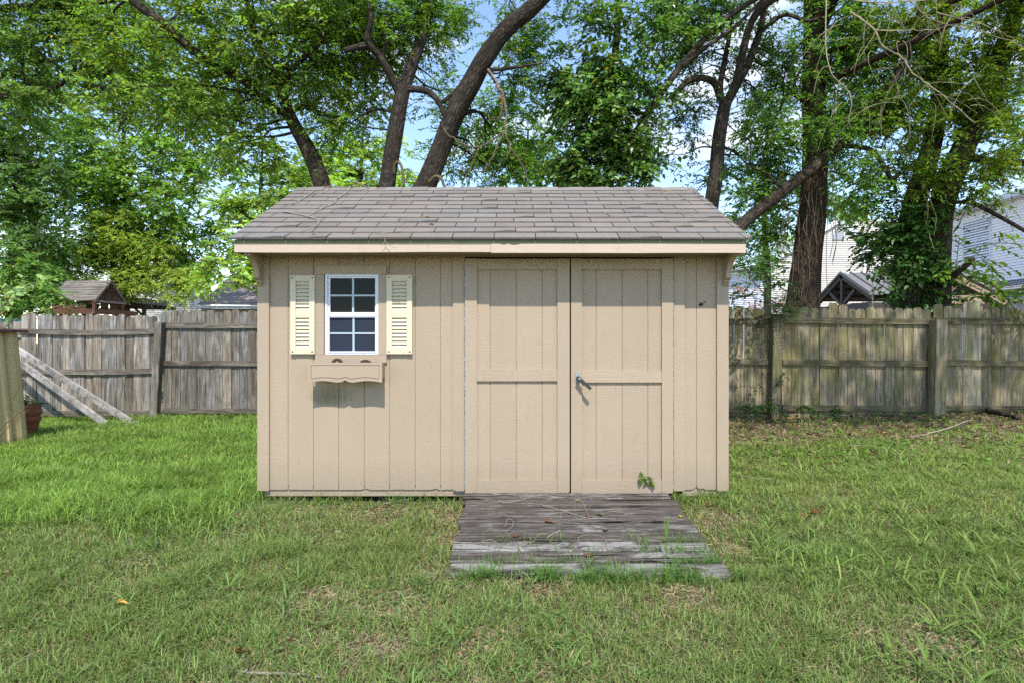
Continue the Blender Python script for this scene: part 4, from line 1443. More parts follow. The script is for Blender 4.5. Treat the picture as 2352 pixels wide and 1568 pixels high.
TREES = 'trees beyond the fences'
def tree(name, label, stems, blobs, size, w, col, barkm, sides=14, var=.22, yellow=.015, leafm='leaf', twig=.5, per=12, droop=.25,
         branches=14, rough=.07, cat='tree', group=TREES, world_blobs=(), br=.012, flat=.45, barktint=1.0):
    """stems: list of (part name, [(px,py,d)...], [radius px...]); blobs: (px,py,d,rx,ry,cover[,depth m])"""
    first = WP(stems[0][1]) if stems else None
    base = first[0] if stems else W(blobs[0][0], 784, blobs[0][2])
    base = np.array([base[0], base[1], float(gz(base[0], base[1])) if base[1] < 12 else -.05])
    root = thing(name, base, label, cat, group)
    nodes = []
    trunk_geo = None
    for i, (pn, pts, rp) in enumerate(stems):
        P = np.array(WP(pts)); r = np.array([q * p[2] / F for q, p in zip(rp, pts)])
        g = Geo()
        big = r.max() > .05
        g.tube(P, r, sides if big else 8, 0, (barktint,) * 3, rough if big else .04, seg=7 if big else 5)
        PP, rr = resample(P, r, 6)
        nodes.append(np.c_[PP, rr])
        if i == 0:
            trunk_geo = g
        else:
            build(pn, g, [mt[barkm]], root, True)
    crown = Geo(); cents = []
    for b in blobs:
        px, py, d, rx, ry, cov = b[:6]
        rd = b[6] if len(b) > 6 else max(rx, ry) * d / F * .75
        lp = size / d * F
        nl = int(COVK * cov * math.pi * rx * ry / (.22 * w * 2 * lp * lp) )
        s = spray_cloud(crown, W(px, py, d), (rx * d / F, rd, ry * d / F), nl, size, w, col, var, yellow, twig, per, droop=droop, flat=flat)
        cents.append(s)
    for c, rad, nl in world_blobs:
        cents.append(spray_cloud(crown, np.array(c), rad, nl, size * 1.15, w, col, var, yellow, twig, per, droop=droop, flat=flat))
    if stems and branches:
        nodes = np.concatenate(nodes); cents = np.concatenate(cents)
        pick = rng.permutation(len(cents))[:branches]
        for k in pick:
            c = cents[k]
            low = nodes[nodes[:, 2] < c[2] + .25]
            if not len(low): low = nodes
            dist = np.linalg.norm(low[:, :3] - c, axis=1)
            q = low[np.argmin(dist)]
            a = q[:3]; L = np.linalg.norm(c - a)
            if L < .15 or L > 5: continue
            m1 = a + (c - a) * .35 + rng.normal(0, .07 * L, 3) + (0, 0, .08 * L); m2 = a + (c - a) * .7 + rng.normal(0, .07 * L, 3) + (0, 0, .06 * L)
            r0 = min(q[3] * .55, br + .010 * L)
            trunk_geo.tube([a, m1, m2, c], [r0, r0 * .75, r0 * .5, r0 * .2], 6, 0, (barktint * .9,) * 3, seg=4, cap=False)
    if trunk_geo is not None:
        build(stems[0][0], trunk_geo, [mt[barkm]], root, True)
    if crown.n:
        build('crown', crown, [mt[leafm], mt['browntwig']], root)
    return root


OLIVE = (.098, .155, .025); MID = (.085, .155, .022); DARK = (.060, .115, .022); LIGHT = (.150, .205, .040); DEEP = (.048, .098, .026)

# A: leaning trunk, left of the ridge
tree('leaning_tree', 'leaning dark trunk behind the left end of the shed roof, one limb reaching up left',
     [('trunk', [(800, 990, 9.2), (765, 560, 9.1), (738, 420, 9.0), (708, 345, 9.0), (672, 280, 9.0), (640, 200, 8.9), (600, 120, 8.8), (570, 20, 8.8), (560, -60, 8.8)], [24, 21, 19, 17, 14, 11, 9, 6, 4]),
      ('limb', [(672, 280, 9.0), (560, 190, 8.7), (480, 140, 8.5), (430, 105, 8.3), (375, 55, 8.1), (330, 22, 8.0), (270, -30, 7.9)], [6, 7, 8, 10, 11, 10, 9]),
      ('limb', [(660, 260, 9.0), (700, 245, 8.9), (740, 262, 8.8), (790, 270, 8.8)], [8, 6, 5, 3]),
      ('limb', [(640, 200, 8.9), (700, 130, 8.7), (780, 60, 8.6), (850, 0, 8.6)], [8, 6, 5, 3])],
     [(640, 110, 8.8, 230, 130, 2.2), (420, 190, 8.6, 180, 110, 1.7), (780, 150, 9.1, 130, 120, 1.9), (560, 320, 9.2, 130, 60, 1.4), (700, 20, 8.8, 240, 80, 2.0), (330, 70, 8.5, 140, 90, 1.3),
      (500, -80, 8.9, 420, 90, 1.2), (620, 380, 9.2, 50, 30, .9)],
     .075, .48, OLIVE, 'barkd', yellow=.012, twig=.42, branches=40)

# B + C: twin trunks
tree('twin_trunk_tree', 'twin rough-barked trunks rising behind the shed ridge, the right one slanting to the top edge',
     [('trunk', [(865, 1000, 8.2), (880, 560, 8.2), (888, 433, 8.2), (904, 330, 8.2), (917, 250, 8.2), (928, 200, 8.2), (948, 145, 8.3), (966, 95, 8.4), (985, 30, 8.5), (1005, -60, 8.6)], [24, 21, 20, 18.5, 17, 16, 13, 11, 10, 8]),
      ('trunk', [(875, 1000, 8.2), (930, 530, 8.2), (975, 433, 8.2), (1012, 345, 8.2), (1052, 245, 8.1), (1087, 185, 8.1), (1121, 125, 8.0), (1165, 65, 7.9), (1225, 15, 7.8), (1300, -60, 7.7)], [30, 26, 24, 22, 22, 21.5, 21, 19, 17, 15]),
      ('limb', [(922, 225, 8.2), (905, 190, 8.1), (877, 138, 8.0), (845, 95, 7.9), (852, 40, 7.8), (840, -20, 7.8)], [11, 9, 8, 8, 5, 3]),
      ('limb', [(850, 104, 7.95), (825, 108, 7.9), (790, 116, 7.85)], [8, 8, 6]),
      ('limb', [(925, 206, 8.2), (960, 206, 8.15), (990, 215, 8.1), (1010, 240, 8.1), (1022, 270, 8.1), (1030, 290, 8.15)], [8, 8, 7, 6, 5, 4]),
      ('limb', [(1010, 240, 8.1), (1040, 215, 8.1), (1068, 190, 8.1)], [4, 5, 4]),
      ('limb', [(1118, 160, 8.05), (1150, 160, 7.9), (1200, 153, 7.8), (1245, 146, 7.7)], [5, 4, 3, 1.5]),
      ('limb', [(885, 165, 8.1), (880, 120, 8.05), (905, 80, 8.0)], [5, 4, 2])],
     [(900, 70, 8.7, 130, 90, 2.0), (985, 45, 8.9, 80, 80, 1.9), (1040, 260, 9.0, 80, 80, 1.0), (1160, 300, 9.0, 80, 80, 1.2), (1190, 150, 8.8, 70, 90, 1.7), (1100, 330, 9.0, 90, 70, 1.3), (1140, 20, 8.4, 70, 50, .5), (810, 290, 9.0, 90, 60, 1.2),
      (1240, 60, 8.6, 60, 60, .9), (1120, 400, 9.2, 110, 35, 1.3), (860, -60, 8.7, 180, 60, 1.3), (1200, 220, 9.0, 50, 60, 1.2), (1250, -60, 8.5, 120, 50, 1.0)],
     .062, .42, MID, 'barkg', yellow=.01, twig=.38, per=14, branches=40, br=.008, rough=.13)
dead = thing('dead_branch', W(1120, 158, 7.9), 'broken barkless pale branch dangling from the slanting trunk above the shed', 'dead branch')
for pts, rp in (([(1121, 160, 7.88), (1133, 180, 7.8), (1146, 205, 7.75), (1155, 228, 7.7)], [4.5, 4.5, 4.5, 4]),
                ([(1155, 226, 7.7), (1150, 262, 7.7), (1140, 276, 7.7), (1120, 268, 7.75)], [3.5, 3, 2, 1.5]),
                ([(1157, 224, 7.7), (1163, 260, 7.65), (1160, 300, 7.6), (1172, 340, 7.6), (1160, 370, 7.6)], [4, 3.5, 3, 2.5, 1.5]),
                ([(1160, 300, 7.6), (1110, 335, 7.7), (1060, 330, 7.7), (1020, 300, 7.8)], [3, 2.5, 2.2, 2]),
                ([(1160, 300, 7.6), (1130, 360, 7.6), (1110, 390, 7.6), (1055, 392, 7.6)], [2.5, 2, 2, 1.2]),
                ([(1172, 340, 7.6), (1200, 380, 7.7), (1215, 420, 7.7)], [3, 2.2, 1.2]),
                ([(1100, 340, 7.7), (1075, 400, 7.7), (1060, 420, 7.7)], [1.6, 1.3, .8]), ([(1060, 332, 7.7), (1040, 350, 7.7), (1030, 380, 7.7)], [1.6, 1.3, .8])):
    g = Geo(); g.tube(WP(pts), [q * 5.2 / F for q in rp], 8, 0, (.8, .8, .8), .06, seg=5, wob=.018)
    build('twig', g, [mt['deadwood'] if rp[0] >= 4.5 else mt['browntwig']], dead, True)
for pts in ([(905, 400, 8.05), (908, 378, 8.0), (918, 375, 7.95), (925, 395, 7.9), (928, 430, 7.9)], [(985, 420, 8.0), (1000, 406, 7.95), (1014, 412, 7.9), (1022, 436, 7.9)]):
    g = Geo(); g.tube(WP(pts), np.array([4, 4, 3.5, 3, 2.6][:len(pts)]) * 8 / F, 8, 0, (.55, .58, .45), .05, seg=5)
    tag(build('bent_stub', g, [mt['deadwood']], None, True, loc=W(pts[0][0], pts[0][1], 8)),
        'bent dead stub arching from the base of the upright twin trunk' if pts[0][0] < 950 else 'bent dead stub arching from the base of the slanting twin trunk', 'dead branch')

# D: column of dark heart-shaped leaves
tree('dense_tree', 'dense dark-leaved tree rising behind the middle right of the shed roof',
     [('trunk', [(1400, 990, 8.7), (1392, 600, 8.7), (1396, 433, 8.7), (1402, 250, 8.7), (1415, 100, 8.7), (1425, -40, 8.7)], [20, 17, 14, 11, 8, 5]),
      ('limb', [(1400, 420, 8.7), (1445, 335, 8.5), (1482, 270, 8.4), (1536, 190, 8.3), (1585, 128, 8.3), (1640, 68, 8.3), (1700, 20, 8.3), (1770, -20, 8.3)], [7, 8, 8, 8, 7, 7, 6, 5]),
      ('limb', [(1560, 160, 8.3), (1620, 110, 8.1), (1690, 60, 8.0), (1750, 0, 8.0)], [5, 5, 4, 3])],
     [(1390, 350, 8.6, 115, 85, 3.2), (1395, 240, 8.6, 120, 95, 3.0), (1320, 260, 8.6, 65, 80, 1.6), (1360, 170, 8.6, 80, 70, 1.8), (1470, 240, 8.6, 70, 90, 1.6), (1350, 395, 8.6, 80, 38, 2.4), (1460, 120, 8.4, 100, 80, 1.6), (1370, 110, 8.5, 80, 80, 1.3), (1520, 25, 8.2, 150, 50, 1.6),
      (1480, 390, 8.7, 60, 45, 2.2), (1310, 340, 8.6, 50, 80, 1.8), (1440, -50, 8.5, 180, 50, 1.5), (1290, 400, 8.8, 40, 30, 1.2)],
     .085, .62, DARK, 'barkd', yellow=.006, twig=.40, per=9, branches=24, leafm='leafg')

# E: forked slender tree at the right roof corner
tree('forked_tree', 'slender tree forking above the right end of the shed roof',
     [('trunk', [(1590, 990, 9.0), (1625, 560, 9.0), (1634, 470, 9.0), (1645, 400, 9.0), (1650, 330, 9.0), (1660, 265, 9.0), (1667, 235, 9.0)], [20, 18, 17, 16, 15, 15, 14]),
      ('limb', [(1667, 238, 9.0), (1690, 190, 8.9), (1706, 120, 8.8), (1724, 55, 8.7), (1760, 8, 8.6), (1830, -30, 8.5)], [10, 9, 9, 8, 10, 10]),
      ('limb', [(1670, 238, 9.0), (1716, 150, 9.0), (1744, 75, 8.9), (1756, 15, 8.8), (1765, -40, 8.8)], [10, 9, 7, 6, 5]),
      ('limb', [(1660, 250, 9.0), (1654, 200, 9.0), (1663, 150, 9.1), (1674, 90, 9.1), (1680, 30, 9.1)], [8, 7, 6, 5, 3]),
      ('limb', [(1655, 230, 9.0), (1642, 193, 8.9), (1615, 180, 8.8), (1585, 185, 8.8), (1560, 205, 8.8), (1540, 228, 8.8)], [8, 8, 7, 7, 6, 4]),
      ('limb', [(1745, 75, 8.9), (1800, 35, 8.8), (1850, 48, 8.7), (1880, 42, 8.7)], [5, 5, 4, 2])],
     [(1580, 290, 9.3, 70, 90, 1.1), (1610, 395, 9.4, 80, 40, .9), (1750, 260, 9.5, 60, 110, 1.1), (1640, 110, 9.2, 100, 70, 1.6), (1730, 400, 9.6, 60, 70, 1.1), (1600, 20, 8.9, 120, 50, 1.7), (1790, 150, 9.4, 60, 90, 1.3), (1700, -50, 8.9, 200, 50, 1.5)],
     .062, .48, DEEP, 'barkd', yellow=.005, twig=.36, branches=36, br=.008)

# F: big straight trunk and the leaning one that crosses it
tree('straight_trunk_tree', 'thick straight furrowed trunk standing just behind the mossy fence',
     [('trunk', [(1838, 1010, 9.4), (1838, 760, 9.4), (1843, 690, 9.4), (1853, 600, 9.4), (1862, 520, 9.4), (1868, 430, 9.4), (1872, 330, 9.4), (1868, 200, 9.4), (1870, 60, 9.4), (1872, -80, 9.4)], [46, 40, 36, 31, 28, 27, 26, 24, 22, 20]),
      ('limb', [(1872, 90, 9.4), (1900, 40, 9.2), (1930, -40, 9.0)], [12, 9, 7]),
      ('limb', [(1866, 250, 9.4), (1815, 215, 9.2), (1790, 255, 9.2)], [5, 4, 2])],
     [(1850, 130, 9.2, 120, 90, 1.3), (1800, 330, 9.6, 50, 80, 1.1), (1930, 220, 9.5, 70, 110, 1.5), (1930, 60, 9.2, 100, 80, 1.5), (1800, 480, 9.6, 70, 70, 1.2), (1930, 350, 9.7, 50, 70, 1.1)],
     .065, .5, (.062, .125, .02), 'barkb', sides=26, yellow=.006, twig=.36, branches=26, rough=.13,
     world_blobs=[((4.2, 5.0, 5.9), (1.5, 1.3, .8), 2200), ((6.2, 5.2, 6.0), (1.6, 1.6, .9), 3200), ((3.5, 7.2, 7.2), (1.3, 1.0, .8), 1600)])
tree('leaning_tree', 'long leaning trunk slanting up to the right across the thick straight trunk',
     [('trunk', [(1560, 990, 8.9), (1640, 620, 8.9), (1702, 520, 8.9), (1780, 455, 8.85), (1850, 400, 8.8), (1925, 335, 8.8), (1990, 275, 8.8), (2050, 190, 8.8), (2090, 110, 8.8), (2120, 0, 8.8)], [15, 14.5, 14, 13.5, 13, 12, 11, 9.5, 8, 6]),
      ('limb', [(1925, 335, 8.8), (2000, 345, 8.8), (2040, 400, 8.8), (2060, 440, 8.8)], [6, 6, 5, 3]),
      ('limb', [(1800, 440, 8.85), (1755, 395, 8.9), (1700, 380, 8.9)], [5, 3, 1.5])],
     [(1980, 300, 9.0, 70, 80, 1.5), (2060, 180, 9.0, 80, 90, 1.4), (1720, 470, 9.1, 60, 50, 1.0), (1990, 470, 9.2, 60, 60, .9), (2040, 380, 9.2, 70, 50, 1.0), (1880, 260, 8.5, 90, 90, .7), (1960, 390, 8.5, 70, 60, .9), (1760, 300, 9.2, 60, 80, 1.0), (1740, 560, 9.4, 60, 40, .8)],
     .062, .5, (.060, .120, .018), 'barkd', yellow=.01, twig=.36, branches=26, br=.008)

# G: ivy clad twin trunks
tree('ivy_clad_tree', 'ivy-covered double trunk behind the taller pickets of the mossy fence',
     [('trunk', [(2100, 1010, 9.6), (2098, 760, 9.6), (2095, 690, 9.6), (2090, 560, 9.6), (2100, 470, 9.6), (2128, 380, 9.6), (2150, 280, 9.6), (2160, 150, 9.6), (2166, 0, 9.6), (2172, -80, 9.6)], [46, 44, 39, 31, 24, 21, 18, 15, 13, 10]),
      ('trunk', [(2140, 1010, 9.5), (2146, 760, 9.5), (2148, 690, 9.5), (2152, 560, 9.5), (2166, 460, 9.4), (2200, 370, 9.3), (2246, 270, 9.2), (2292, 150, 9.1), (2332, 30, 9.0), (2362, -60, 9.0)], [34, 32, 30, 27, 25, 25, 23, 20, 17, 14]),
      ('limb', [(2210, 360, 9.3), (2250, 366, 9.1), (2300, 375, 8.9), (2380, 372, 8.7)], [9, 9, 8, 7]),
      ('limb', [(2160, 655, 9.3), (2200, 625, 9.0), (2236, 594, 8.8)], [7, 7, 6]),
      ('limb', [(2168, 468, 9.3), (2228, 466, 9.0), (2290, 495, 8.8), (2370, 540, 8.6)], [4.5, 4.5, 4.5, 4]),
      ('limb', [(2110, 300, 9.6), (2060, 285, 9.5), (2020, 295, 9.4)], [6, 5, 3])],
     [(2120, 230, 9.5, 110, 110, 1.8), (2250, 180, 9.2, 100, 120, 1.6), (2310, 320, 9.0, 70, 60, 1.2), (2250, 430, 9.2, 90, 40, 1.0), (2200, 60, 8.9, 150, 70, 1.7), (2320, 50, 8.6, 80, 80, 1.5), (2030, 130, 9.3, 80, 100, 1.5), (2150, -50, 9.0, 240, 50, 1.5), (2050, 430, 9.6, 50, 70, 1.0),
      (2190, 300, 8.5, 110, 110, .55), (2120, 420, 8.6, 80, 70, .45), (2300, 430, 8.5, 80, 60, 1.1), (2050, 270, 8.6, 90, 90, 1.0), (2310, 200, 8.4, 70, 90, 1.2)],
     .068, .5, (.085, .130, .014), 'barkd', sides=20, yellow=.02, twig=.36, branches=36, rough=.10, barktint=1.0,
     world_blobs=[((7.8, 5.4, 6.0), (1.5, 1.7, .9), 2800), ((5.6, 4.2, 6.1), (1.6, 1.0, .7), 1800), ((7.0, 7.3, 6.8), (1.6, 1.0, .8), 2000)])
ivy = Geo()
for c, r, n_, s_ in ((W(2075, 560, 9.35), (.40, .30, .95), 1300, .085), (W(2105, 655, 9.3), (.60, .35, .40), 1000, .09), (W(2165, 560, 9.25), (.30, .25, .75), 420, .085), (W(2030, 600, 9.2), (.40, .35, .5), 420, .095), (W(2130, 440, 9.3), (.35, .3, .5), 420, .08), (W(2085, 480, 9.35), (.32, .3, .6), 500, .08),
                     (W(2020, 530, 9.1), (.40, .3, .35), 200, .10)):
    spray_cloud(ivy, c, r, n_, s_, .62, (.034, .078, .014), .25, .0, .28, 7, droop=.4)
tag(build('ivy', ivy, [mt['leafg'], mt['browntwig']], None, loc=W(2090, 690, 9.3)), 'dark green ivy and creeper leaves clothing the base of the double trunk', 'ivy')
sp = Geo()
for c, r, n_ in ((W(2255, 560, 8.9), (.40, .3, .35), 110), (W(2240, 620, 8.9), (.35, .3, .22), 90), (W(2240, 675, 8.8), (.55, .3, .16), 150), (W(2320, 680, 8.7), (.3, .3, .10), 70), (W(2200, 640, 8.9), (.25, .25, .3), 100)):
    spray_cloud(sp, c, r, n_, .10, .5, (.085, .14, .018), .2, .02, .45, 9, droop=.3, flat=.3)
tag(build('leafy_shoot', sp, [mt['leaf'], mt['browntwig']], None, loc=W(2240, 690, 8.9)), 'arching leafy shoots hanging in front of the lavender house', 'leafy shoots')
sp = Geo()
for c, r, n_ in ((W(1715, 590, 8.4), (.30, .3, .30), 170), (W(1735, 650, 8.4), (.36, .3, .28), 190), (W(1700, 690, 8.5), (.25, .2, .16), 120), (W(1790, 600, 8.6), (.25, .2, .14), 70)):
    spray_cloud(sp, c, r, n_, .075, .52, (.038, .075, .022), .25, .0, .40, 9, droop=.25, flat=.35)
P = WP([(1692, 602, 8.5), (1715, 622, 8.5), (1733, 650, 8.5), (1760, 680, 8.5), (1790, 705, 8.6)])
sp.tube(P, .008, 6, 1, (.8, .7, .6), seg=4)
sp.tube(WP([(1662, 590, 8.5), (1692, 602, 8.5)]), .007, 6, 1, (.8, .7, .6))
tag(build('leafy_shoot', sp, [mt['leaf'], mt['browntwig']], None, loc=W(1740, 690, 8.5)), 'small-leaved dark shoots hanging beside the right roof bracket, in front of the grey house wall', 'leafy shoots')
fern = Geo()
nf = 70
for k in range(nf):
    b = W(rng.uniform(1770, 1820), rng.uniform(690, 730), 8.5 + rng.normal(0, .08))
    d_ = unit(np.array([rng.normal(0, 1), rng.normal(-.3, .5), rng.normal(.25, .5)]))
    L = rng.uniform(.25, .5); t = np.linspace(.1, 1, 26)
    Pm = b + d_ * (L * t)[:, None] - np.array([0, 0, 1.0]) * (.35 * L * t ** 2)[:, None]
    s_ = unit(np.cross(d_, (0, 0, 1))) * np.where(np.arange(26) % 2, 1, -1)[:, None]
    leaves(fern, Pm, s_ * .9 + d_ * .5 + rng.normal(0, .15, (26, 3)), np.tile([0, 0, 1.0], (26, 1)) + rng.normal(0, .3, (26, 3)), (1.1 - t * .7) * .055, .22, np.tile(np.array([.075, .125, .055]) * rng.uniform(.6, 1.2), (26, 1)))
tag(build('fern', fern, [mt['leaf']], None, loc=W(1795, 705, 8.5)), 'feathery fern-like sprays spilling over the top of the mossy fence', 'fern')
rb = Geo()
for c, r, n_ in ((W(1730, 690, 13.5), (.45, .5, .5), 700), (W(1975, 702, 26.0), (1.5, .6, .55), 900), (W(1790, 700, 13.5), (.4, .5, .4), 400)):
    spray_cloud(rb, c, r, n_, .055, .4, (.20, .075, .055), .3, .0, .25, 10)
for c in (W(1730, 690, 13.5), W(1975, 702, 26.0)): 
    rb.tube([(c[0], c[1], -.1), (c[0] + .05, c[1], c[2])], [.04, .02], 6, 1)
tag(build('red_shrub', rb, [mt['leaf'], mt['browntwig']], None, loc=W(1740, 780, 13.5) * np.array([1, 1, 0])), 'bronze-red shrub behind the mossy fence at the foot of the straight trunk', 'shrub')

# ---- trees behind on the left and in the gaps
def far_tree(name, label, base, blobs, size, col, **kw):
    px, d, top = base
    h = 784 + 1.3 / d * F
    kw.setdefault('twig', size * 4.5)
    tree(name, label, [('trunk', [(px, h, d), (px + 3, (h + top) / 2 + 60, d), (px - 4, (h + top) / 2 - 60, d), (px + 3, top, d)], [kw.pop('rp', 9), 8, 6, 2])], blobs, size, kw.pop('w', .6), col, 'barkd', branches=kw.pop('branches', 26), br=.02, **kw)

far_tree('dark_tree', 'dark shadowed tree at the far left edge behind the low pale fence', (40, 20.5, 200),
         [(30, 420, 20.5, 90, 110, 2.6), (80, 520, 20, 90, 80, 2.4), (10, 280, 21, 70, 90, 1.7), (110, 350, 21, 70, 90, 1.7), (60, 640, 20, 110, 70, 2.4), (30, 180, 21, 80, 80, 1.2)], .14, (.062, .110, .030), yellow=.0)
far_tree('broadleaf_tree', 'tall broad tree with layered bright green foliage above the play tower', (285, 24, 190),
         [(300, 380, 24, 130, 80, 2.2), (400, 450, 23.5, 90, 80, 2.2), (230, 300, 24, 120, 70, 1.8), (220, 460, 24, 90, 90, 2.2), (360, 250, 24, 120, 90, 1.6), (470, 330, 24, 70, 110, 1.6), (340, 560, 24, 150, 60, 2.0), (420, 600, 24, 70, 50, 1.7), (150, 230, 24, 90, 70, 1.5), (260, 120, 25, 180, 100, 1.2), (480, 180, 25, 120, 130, 1.2), (130, 540, 23.5, 110, 80, 2.2), (300, 470, 23.5, 160, 90, 1.8), (470, 560, 23.5, 60, 90, 1.8), (120, 400, 24, 90, 80, 1.8)],
         .18, (.098, .165, .030), yellow=.006, rp=12)
far_tree('maple_tree', 'light green maple reaching over the left corner of the shed roof', (600, 20, 330),
         [(620, 440, 20, 80, 75, 2.2), (540, 500, 19.5, 55, 60, 1.9), (600, 560, 19, 80, 60, 2.4), (680, 400, 20, 70, 50, 2.0), (550, 620, 18.5, 70, 40, 2.0), (600, 360, 20.5, 60, 40, 1.4), (505, 655, 18.5, 35, 25, 1.2), (570, 662, 18, 30, 22, 1.0), (500, 590, 19.5, 50, 60, 2.0), (520, 420, 20, 50, 60, 1.6)],
         .15, (.130, .190, .042), yellow=.02, w=.7)
far_tree('locust_tree', 'feathery yellow-green tree arching over the play tower', (265, 22.8, 480),
         [(270, 520, 22.8, 80, 45, 2.1, .9), (330, 560, 22.6, 85, 40, 2.0, .9), (220, 570, 22.8, 70, 40, 2.0, .9), (370, 635, 22.4, 100, 38, 2.0, .9), (250, 640, 22.8, 110, 45, 2.0, .9), (430, 650, 22, 55, 28, 1.4, .8), (410, 690, 22.0, 40, 18, .9, .6), (120, 620, 22.8, 80, 60, 2.0, .9), (140, 690, 22.8, 80, 40, 1.8, .9), (320, 672, 22.6, 70, 22, 1.0, .7)],
         .10, (.165, .215, .035), yellow=.01, w=.45, flat=.25, droop=.35)
far_tree('shrubby_tree', 'green bushy growth behind the low fence at the far left', (20, 16, 560),
         [(30, 600, 16, 60, 50, 2.2), (70, 670, 15.5, 70, 50, 2.2), (10, 700, 15.5, 50, 40, 2.2)], .11, (.075, .14, .03), yellow=.01)
far_tree('pale_tree', 'sunlit yellow-green tree glimpsed low between the leaning trunk and twin trunks', (830, 22, 300),
         [(800, 400, 22, 80, 50, 2.2), (860, 380, 22, 90, 70, 2.2), (770, 320, 22, 60, 60, 1.6), (760, 390, 22, 40, 50, 2.0), (925, 400, 21.5, 40, 45, 2.0), (700, 420, 22, 60, 40, 1.8)], .14, (.17, .24, .05), yellow=.01)
far_tree('distant_tree', 'mid green tree behind the ridge right of the slanting trunk', (1210, 20, 300),
         [(1200, 395, 20, 90, 45, 2.0), (1220, 330, 20, 60, 70, 1.8), (1130, 330, 20, 60, 60, 1.3), (1270, 400, 20, 50, 40, 1.8), (1150, 380, 20, 50, 40, 1.2)], .13, (.085, .165, .030), yellow=.004)
far_tree('distant_tree', 'light green tree top behind the gable of the cream house', (1990, 46, 440),
         [(1990, 520, 46, 70, 50, 2.0), (1930, 470, 47, 70, 50, 1.2), (2080, 560, 46, 60, 60, 1.8), (1830, 540, 48, 60, 40, 1.0)], .28, (.15, .21, .06), yellow=.0)
far_tree('distant_tree', 'small-leaved tree standing behind the right roof corner, before the grey roof', (1760, 14, 260),
         [(1760, 330, 14, 70, 100, 1.3), (1700, 430, 14, 60, 60, 1.0), (1790, 460, 14, 80, 70, 1.5), (1740, 560, 14, 50, 40, 1.2), (1960, 430, 14, 90, 70, 1.3), (1990, 200, 14, 130, 120, 1.2), (2260, 300, 14, 120, 110, 1.0)], .085, (.060, .115, .026), yellow=.0)

# overhanging oak-like branches at the upper left
tree('overhanging_tree', 'dark leafy boughs reaching in from the upper left corner',
     [('trunk', [(-420, 1000, 10.5), (-400, 500, 10.5), (-330, 200, 10.3), (-200, 40, 10.0), (-60, -30, 9.8)], [40, 36, 30, 20, 12]),
      ('limb', [(-330, 200, 10.3), (-120, 235, 9.9), (40, 215, 9.6), (120, 205, 9.5), (175, 170, 9.4), (235, 175, 9.4), (262, 155, 9.4)], [16, 9, 5, 4.5, 4, 4, 3]),
      ('limb', [(-200, 40, 10.0), (0, 20, 9.7), (150, 12, 9.5), (235, 5, 9.4), (330, -10, 9.3)], [14, 9, 6, 5, 4]),
      ('limb', [(175, 170, 9.4), (215, 200, 9.3), (250, 205, 9.3), (290, 240, 9.3)], [3, 3, 3, 2]),
      ('limb', [(300, 210, 9.3), (305, 255, 9.3), (278, 285, 9.3), (272, 305, 9.3)], [3.5, 3, 2, 1])],
     [(60, 60, 9.6, 150, 80, 2.4), (190, 110, 9.5, 120, 80, 1.4), (30, 190, 9.7, 90, 70, 2.0), (170, 215, 9.5, 150, 50, 1.3), (30, 300, 10, 60, 60, 1.3), (280, 60, 9.4, 100, 60, 1.0), (60, -60, 9.6, 250, 60, 1.5)],
     .085, .5, (.070, .120, .026), 'barkd', yellow=.004, twig=.40, branches=40, br=.008)

sap = Geo()
for pts in ([(-20, 780, 7.0), (20, 745, 6.9), (60, 722, 6.8), (105, 712, 6.8), (150, 698, 6.8)], [(-20, 740, 7), (20, 700, 6.9), (60, 668, 6.9), (90, 640, 6.9)], [(-20, 735, 7), (15, 712, 7), (30, 690, 7)]):
    P = np.array(WP(pts)); sap.tube(P, [.007, .006, .005, .004, .002][:len(P)], 6, 1, (1.9, 2.1, 1.1), seg=4)
for c, r, n_ in ((W(40, 660, 6.9), (.20, .2, .10), 50), (W(75, 645, 6.9), (.14, .15, .10), 26), (W(10, 690, 6.9), (.10, .15, .12), 24)):
    spray_cloud(sap, c, r, n_, .085, .62, (.13, .19, .065), .2, .06, .25, 6, droop=.3)
tag(build('sapling', sap, [mt['leafg'], mt['browntwig']], None, loc=W(-20, 780, 7)), 'thin sapling with pale rounded leaves above the maroon roof edge', 'sapling')

# pale dead vines hanging at the upper right
dv = thing('dead_vine', W(2100, 60, 6.9), 'tangle of pale leafless vines hanging in the upper right corner', 'vine')
def vine(pts, r, d=6.9):
    g = Geo(); g.tube(WP(pts, d), np.linspace(r * .75, r * .4, len(pts)), 6, 0, np.ones(3) * rng.uniform(.75, 1.15), seg=5, wob=.008)
    build('vine_strand', g, [mt['paletwig']], dv, True)
vine([(1952, 27), (2007, 68), (2027, 106), (2072, 133), (2095, 167), (2143, 201), (2188, 239), (2242, 283)], .016)
vine([(2010, 70), (2060, 71), (2120, 70), (2160, 70)], .011)
vine([(1898, -10), (1897, 110), (1910, 170), (1945, 205), (1956, 240), (1950, 275), (1956, 293)], .011)
vine([(1920, -10), (1980, 4), (2060, 5), (2180, -5)], .013)
vine([(2080, -10), (2130, 40), (2190, 60), (2260, 75), (2352, 110)], .010)
vine([(2150, 30), (2230, 50), (2290, 70), (2340, 100)], .009)
for k in range(58):
    x = rng.uniform(1900, 2260); y = rng.uniform(-20, 250); d = rng.uniform(6.6, 7.4)
    a = rng.uniform(0, 2 * math.pi); L = rng.uniform(50, 150); cur = rng.normal(0, .6)
    pts = []
    for q in range(6):
        t = q / 5
        pts.append((x + math.cos(a + cur * t) * L * t, y + abs(math.sin(a + cur * t)) * L * t * .7 + 30 * t * t - 15 * math.sin(3 * t), d))
    g = Geo(); g.tube(WP(pts), np.linspace(.0045, .002, 6), 5, 0, np.ones(3) * rng.uniform(.6, 1.1), seg=4, cap=False)
    build('vine_strand', g, [mt['paletwig']], dv, True)
cl = thing('climbing_vine', W(2090, 500, 9.0), 'thin pale vine stems looping down the front of the double trunk', 'vine')
